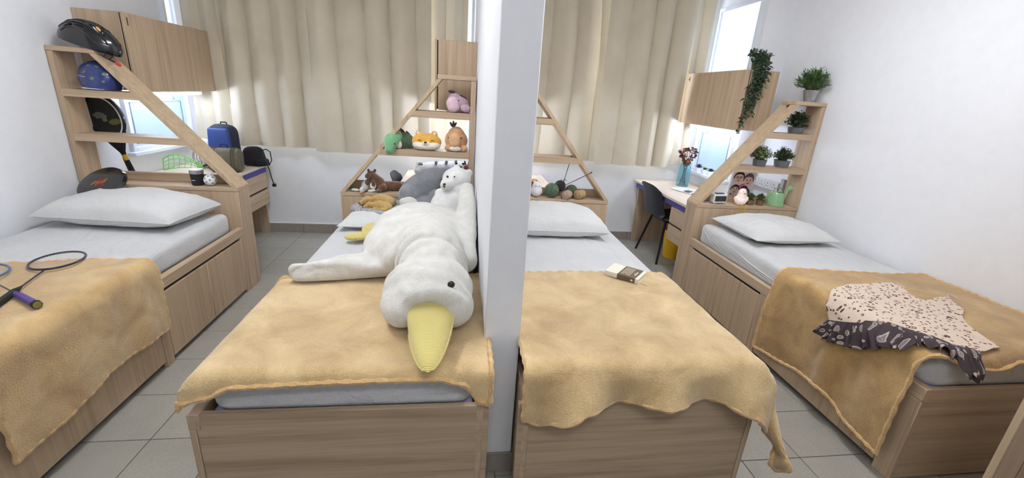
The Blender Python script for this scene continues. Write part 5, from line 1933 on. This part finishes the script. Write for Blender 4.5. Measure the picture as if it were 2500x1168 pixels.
# ------------------------------------------------------------------ on and around the fourth desk
gl, nt, bs = base_mat('blue_glass')
bs.inputs['Base Color'].default_value = lin(196, 238, 248)
bs.inputs['Roughness'].default_value = 0.03
bs.inputs['Transmission Weight'].default_value = 0.92
bs.inputs['IOR'].default_value = 1.45
t = thing('glass_vase', 'turquoise glass vase of dried flowers on the fourth desk', 'vase', (2.385, 4.27, DT))
mt = Matrix.Translation(V((2.385, 4.27, DT)))
part('glass', G().lathe([(.001, 0), (.058, 0), (.064, .006), (.064, .185), (.055, .21), (.046, .222), (.048, .236), (.0445, .236), (.043, .222), (.051, .208), (.060, .184), (.060, .012), (.001, .008)], 32, mt, cap=False), gl, t)
stem = plain('dried_stem', (70, 56, 50), .8)
dried = [plain('dried_maroon_petal', (92, 50, 48), .9), plain('dried_rust_petal', (132, 84, 62), .9), plain('dried_cream_petal', (218, 200, 190), .9)]
rnd = random.Random(11)
pts = []
for k in range(13):
    a = 2 * PI * k / 13 + rnd.uniform(-.2, .2)
    r = rnd.uniform(.03, .105)
    z = rnd.uniform(.29, .42) - r * .35
    tip = V((2.385 + r * math.cos(a) - .01, 4.27 + r * math.sin(a) * .7, DT + z))
    b = V((2.385 + .03 * math.cos(a + 2), 4.27 + .03 * math.sin(a + 2), DT + .015))
    stm = part('stem', G().tube([b, V((2.385 + .02 * math.cos(a), 4.27 + .02 * math.sin(a), DT + .22)), tip], .0024, 5), stem, t)
    g = G()
    n = 16 if k % 3 == 2 else 9
    for j in range(n):
        d = V((rnd.gauss(0, 1), rnd.gauss(0, 1), rnd.gauss(.3, 1))).normalized()
        leaf(g, tip + d * .004, d, rnd.uniform(.028, .052) if k % 3 != 2 else rnd.uniform(.012, .022), rnd.uniform(.022, .036) if k % 3 != 2 else .010, V((rnd.gauss(0, 1), 0, 1)), .35)
    part('flower_head', g, dried[k % 3], stm)
g = G()
for k in range(16):
    d = V((rnd.gauss(0, 1), rnd.gauss(0, 1), .4)).normalized()
    leaf(g, V((2.385, 4.27, DT + .22 + rnd.uniform(0, .06))), d, .05, .022, V((rnd.gauss(0, 1), 0, 1)), .3)
part('dried_leaves', g, dried[0], t)

led = thing('wall_ledge', 'narrow white ledge under the right window carrying three succulents', 'shelf', (XR2 - .04, 4.17, .86))
part('board', bx(XR2 - .085, XR2 - .001, 3.98, 4.40, .856, .868, b=.002), M['whitef'], led)
part('front_lip', bx(XR2 - .088, XR2 - .084, 3.98, 4.40, .852, .876, b=.0015), M['whitef'], led)
for lab, yy, kind, m in (('spiky dark succulent in white pot, nearest the vase', 4.300, 0, M['leafd']), ('bright green mossy succulent in middle white pot', 4.178, 1, M['leafb']), ('rosette succulent in white pot, nearest the brace', 4.068, 2, M['leafd'])):
    t = thing('succulent', lab, 'plant', (XR2 - .048, yy, .8685))
    c = V((XR2 - .048, yy, .8685))
    hp = .058
    part('pot', G().lathe([(.001, 0), (.028, 0), (.034, hp), (.030, hp), (.028, hp - .006), (.001, hp - .006)], 20, Matrix.Translation(c), cap=False), M['white'], t)
    rnd = random.Random(int(yy * 100))
    for k in range(22 if kind != 1 else 40):
        a = k * 2.4
        e = .25 + 1.1 * (k / 22) if kind != 1 else rnd.uniform(.1, 1.5)
        d = V((math.cos(a) * math.cos(e), math.sin(a) * math.cos(e), math.sin(e)))
        g = G()
        leaf(g, c + V((0, 0, hp - .006)) + d * .004, d, .052 if kind == 0 else (.026 if kind == 1 else .036), .012 if kind == 0 else (.010 if kind == 1 else .016), None, .4)
        part('leaf', g, m, t)

t = thing('magazine', 'open magazine lying on the fourth desk beside the vase', 'magazine', (2.30, 3.98, DT), (0, 0, .35))
pg = plain('printed_page', (222, 222, 226), .5)
def page(s_):
    return lambda u, v: V((s_ * u * .105, (v - .5) * .28, .004 + .012 * math.sin(PI * min(1, u * 1.15)) * (1 - u * .5)))
for s_ in (-1, 1):
    g = G()
    g.sheet(page(s_), 10, 6, .0025)
    if s_ < 0:
        g.f = [f[::-1] for f in g.f]
    part('page', g, pg, t, world=False)
    q = G()
    f = page(s_)
    for k in range(9):
        if k in (2, 3) and s_ < 0:
            continue
        v0 = .12 + k * .085
        a, b, c, d = f(.15, v0), f(.85, v0), f(.85, v0 + .02), f(.15, v0 + .02)
        m1, m2 = f(.5, v0), f(.5, v0 + .02)
        up = V((0, 0, .0009))
        q.add([a + up, m1 + up, m2 + up, d + up], [(0, 1, 2, 3)])
        q.add([m1 + up, b + up, c + up, m2 + up], [(0, 1, 2, 3)])
    part('page_print', q, plain('grey_print', (150, 150, 158), .7) if 'grey_print' not in bpy.data.materials else bpy.data.materials['grey_print'], t, world=False)
q = G()
q.box(-.09, -.02, -.09, -.02, .0185, .0190)
part('page_photo', q, plain('dark_photo_print', (84, 86, 104), .5), t, world=False)

chair('black shell chair tucked under the fourth desk', (2.19, 4.03, 0), .06)
t = thing('waste_bin', 'yellow plastic waste bin under the fourth desk', 'bin', (2.285, 4.02, 0))
mt = Matrix.Translation(V((2.285, 4.02, 0)))
part('body', G().lathe([(.001, .002), (.098, 0), (.102, .004), (.126, .292), (.130, .296), (.130, .300), (.122, .300), (.098, .010), (.001, .010)], 36, mt, cap=False), M['yellow'], t)
part('rim', G().tube([(2.285 + .129 * math.cos(2 * PI * k / 36), 4.02 + .129 * math.sin(2 * PI * k / 36), .298) for k in range(36)], .0038, 6, closed=True), M['yellow'], t)

# trailing ivy on the fourth cupboard
iv = thing('trailing_ivy', 'artificial ivy trailing down the end of the cupboard numbered 4', 'plant', (2.42, 3.50, 1.8675))
c = V((2.425, 3.505, 1.8675))
part('pot', G().lathe([(.001, 0), (.040, 0), (.050, .075), (.046, .075), (.042, .066), (.001, .066)], 24, Matrix.Translation(c), cap=False), plain('grey_green_pot', (96, 112, 100), .7), iv)
rnd = random.Random(21)
lm = []
for k in range(4):
    g = G()
    leaf(g, (0, 0, 0), (0, 1, 0), .046, .025, V((0, 0, 1)), .2)
    me = bpy.data.meshes.new('leaf')
    me.from_pydata([tuple(a) for a in g.v], [], g.f)
    me.shade_smooth()
    me.materials.append((M['leafd'], plain('ivy_leaf', (60, 82, 58), .55), plain('ivy_leaf_pale', (96, 112, 78), .6), M['leafd'])[k])
    lm.append(me)
nl = 0


def put_leaf(p, d, s_):
    o = bpy.data.objects.new('leaf', rnd.choice(lm))
    COL.objects.link(o)
    o.parent = iv
    ROOT[o] = ROOT[iv]
    d = V(d).normalized()
    q = d.to_track_quat('Y', 'Z') @ Euler((0, rnd.uniform(-.7, .7), 0)).to_quaternion()
    o.rotation_euler = q.to_euler()
    o.location = V(p) - V((2.42, 3.50, 1.8675))
    o.scale = (s_, s_, s_)


top = c + V((0, 0, .07))
vines = []
for k in range(11):          # hanging vines over the end panel
    xx = 2.405 + .105 * (k / 10 - .5) + rnd.uniform(-.01, .01)
    zb = 1.868 - rnd.uniform(.16, .33)
    if k in (1, 2, 3):
        zb = 1.385 + .07 * (k - 1)
    if k in (5, 6):
        zb = 1.50
    yy = 3.428 - rnd.uniform(0, .016)
    pts = [top + V((rnd.uniform(-.02, .02), -.01, 0)), V((xx * .6 + 2.42 * .4, 3.462, 1.945)), V((xx, yy, 1.89)), V((xx - .012, yy - .004, (1.88 + zb) / 2 + .03)), V((xx - .03 - (.012 if k in (1, 2, 3) else 0), yy, zb))]
    vines.append((pts, 24 if zb < 1.52 else 15))
for k in range(9):           # short sprigs on top
    a = 2 * PI * k / 9
    pts = [top, top + V((.04 * math.cos(a), .03 * math.sin(a), .05)), top + V((.085 * math.cos(a), .05 * math.sin(a), .045 + .03 * math.sin(k * 2.3)))]
    vines.append((pts, 7))
for pts, n in vines:
    # smooth the polyline a little
    sm2 = []
    for a, b in zip(pts, pts[1:]):
        sm2 += [a.lerp(b, j / 4) for j in range(4)]
    sm2.append(pts[-1])
    part('vine', G().tube(sm2, .0016, 5), M['stem'], iv)
    for j in range(n):
        q = (j + 1) / n * (len(sm2) - 1)
        i0 = min(int(q), len(sm2) - 2)
        p = sm2[i0].lerp(sm2[i0 + 1], q - i0)
        ax = (sm2[i0 + 1] - sm2[i0]).normalized()
        sd = ax.cross(V((rnd.gauss(0, .5), -1, rnd.gauss(0, .5)))).normalized() * (1 if j % 2 else -1)
        d = sd + ax * .6 + V((0, -.35, .1))
        put_leaf(p + V((0, -.003, 0)), d, rnd.uniform(.75, 1.2))

g = G()
for pts, n in vines:
    for j in range(n * 2):
        q = rnd.uniform(.15, 1) * (len(pts) - 1)
        i0 = min(int(q), len(pts) - 2)
        p = pts[i0].lerp(pts[i0 + 1], q - i0) + V((rnd.gauss(0, .008), rnd.uniform(-.012, -.002), rnd.gauss(0, .006)))
        leaf(g, p, (rnd.gauss(0, 1), -.5, rnd.gauss(-.3, .6)), rnd.uniform(.022, .036), .017, V((rnd.gauss(0, .5), -1, .3)), .2)
part('small_leaves', g, M['leafd'], iv, kind='stuff')

# flowered skirt over the fourth blanket
def skirt_mats():
    m, nt, bs = base_mat('cream_flower_print')
    tc = nt.nodes.new('ShaderNodeUVMap')
    v = nt.nodes.new('ShaderNodeTexVoronoi')
    v.inputs['Scale'].default_value = 52
    v.inputs['Randomness'].default_value = .8
    nt.links.new(tc.outputs['UV'], v.inputs['Vector'])
    v2 = nt.nodes.new('ShaderNodeTexVoronoi')
    v2.inputs['Scale'].default_value = 15
    v2.inputs['Randomness'].default_value = .9
    nt.links.new(tc.outputs['UV'], v2.inputs['Vector'])
    cream = lin(212, 192, 174)
    c1 = ramp(nt, v.outputs['Distance'], [(0.0, cream), (.10, cream), (.13, lin(74, 38, 40)), (.30, lin(74, 38, 40)), (.34, cream), (1.0, cream)])
    c2 = ramp(nt, v2.outputs['Distance'], [(0.0, lin(120, 52, 46)), (.07, lin(120, 52, 46)), (.085, (1, 1, 1, 1)), (.13, (1, 1, 1, 1)), (.15, lin(96, 48, 46)), (.20, lin(96, 48, 46)), (.22, (1, 1, 1, 1)), (1.0, (1, 1, 1, 1))])
    mx = nt.nodes.new('ShaderNodeMixRGB')
    mx.blend_type = 'MULTIPLY'
    mx.inputs[0].default_value = 1
    nt.links.new(c1, mx.inputs[1])
    nt.links.new(c2, mx.inputs[2])
    nt.links.new(mx.outputs[0], bs.inputs['Base Color'])
    bs.inputs['Roughness'].default_value = .9
    m2, nt, bs = base_mat('dark_ruffle_print')
    tc = nt.nodes.new('ShaderNodeUVMap')
    v = nt.nodes.new('ShaderNodeTexVoronoi')
    v.inputs['Scale'].default_value = 30
    v.inputs['Randomness'].default_value = .7
    nt.links.new(tc.outputs['UV'], v.inputs['Vector'])
    dk_, lt = lin(66, 55, 58), lin(186, 172, 166)
    nt.links.new(ramp(nt, v.outputs['Distance'], [(0.0, lt), (.05, lt), (.07, dk_), (.12, dk_), (.14, lt), (.22, lin(130, 116, 114)), (.32, lin(130, 116, 114)), (.35, lt), (.41, lt), (.44, dk_), (1, dk_)]), bs.inputs['Base Color'])
    bs.inputs['Roughness'].default_value = .9
    return m, m2


mcream, mruf = skirt_mats()


def cat(P, t):
    """Catmull-Rom through control points"""
    n = len(P) - 1
    x_ = max(0, min(.99999, t)) * n
    i = int(x_)
    f = x_ - i
    p0, p1, p2, p3 = P[max(i - 1, 0)], P[i], P[i + 1], P[min(i + 2, n)]
    return tuple(.5 * (2 * b + (c - a) * f + (2 * a - 5 * b + 4 * c - d) * f * f + (3 * b - a - 3 * c + d) * f ** 3) for a, b, c, d in zip(p0, p1, p2, p3))


# outline in blanket coordinates (a across towards the aisle, b towards the foot)
waist = [(-.02, -.56), (-.20, -.62), (-.44, -.63), (-.47, -.58), (-.42, -.43), (-.60, -.46), (-.545, -.33), (-.39, -.20), (-.30, .00)]
hip = [(.135, -.44), (.10, -.36), (.05, -.26), (-.02, -.15), (-.08, -.05), (-.16, .03)]
hemo = [(.235, -.50), (.225, -.38), (.18, -.25), (.095, -.125), (.04, -.01), (-.04, .075), (-.125, .115)]


def build_cloth(name, A_, B_, m, parent, nu, nv, ruffle, lift, label=None):
    uv = []

    def fn(u, v):
        a1, b1 = cat(A_, u)
        a2, b2 = cat(B_, u)
        a, b = a1 + (a2 - a1) * v, b1 + (b2 - b1) * v
        k = lift + .006 * (1 + nz((a * 1.5, b * 1.5, 0), 7, 31)) + .004 * nz((a, b, 1), 16, 5)
        if ruffle:
            k += ruffle * v * (.5 + .5 * math.sin(u * 120 + 4 * nz((u * 3, 0, 0), 4)))
            b += ruffle * .5 * v * math.sin(u * 75)
        uv.append((a, b) if not ruffle else (u * 1.05, v * .11))
        return D4(a, b, k)
    g = G()
    g.sheet(fn, nu, nv, .0025)
    g.f = [f[::-1] for f in g.f]
    o = part(name, g, m, parent, label=label)
    me = o.data
    n = (nu + 1) * (nv + 1)
    lay = me.uv_layers.new(name='UVMap')
    for lp in me.loops:
        lay.data[lp.index].uv = uv[lp.vertex_index % n]
    return o


sk_ = thing('skirt', 'cream flower print skirt with dark ruffled hem thrown over the right bed', 'skirt', (2.2, 1.5, .65))
build_cloth('panel', waist, hip, mcream, sk_, 90, 40, 0, .006, 'cream panel with small dark flowers')
build_cloth('ruffle', hip, hemo, mruf, sk_, 220, 12, .024, .009, 'dark ruffle with pale circles')
wl = [D4(*cat(waist, .30 + .1 * k / 10), .02) for k in range(11)]
part('waist_tie', G().tube(wl, .003, 6), mcream, sk_)
p = D4(-.585, -.46, .018)
part('waist_tie', G().tube([p + V((0, -.03, 0)), p + V((.03, 0, .012)), p + V((.05, -.035, .004))], .003, 6), mcream, sk_)

# little things on the partition
t = thing('wall_hook', 'small grey hook high on the right face of the partition', 'hook', (P2 + .006, 1.62, 1.90))
part('plate', G().tube([(P2, 1.62, 1.90), (P2 + .006, 1.62, 1.90)], .012, 12), M['steel'], t)
part('peg', G().tube([(P2 + .006, 1.62, 1.90), (P2 + .014, 1.62, 1.898)], [.006, .009], 10), M['black'], t)
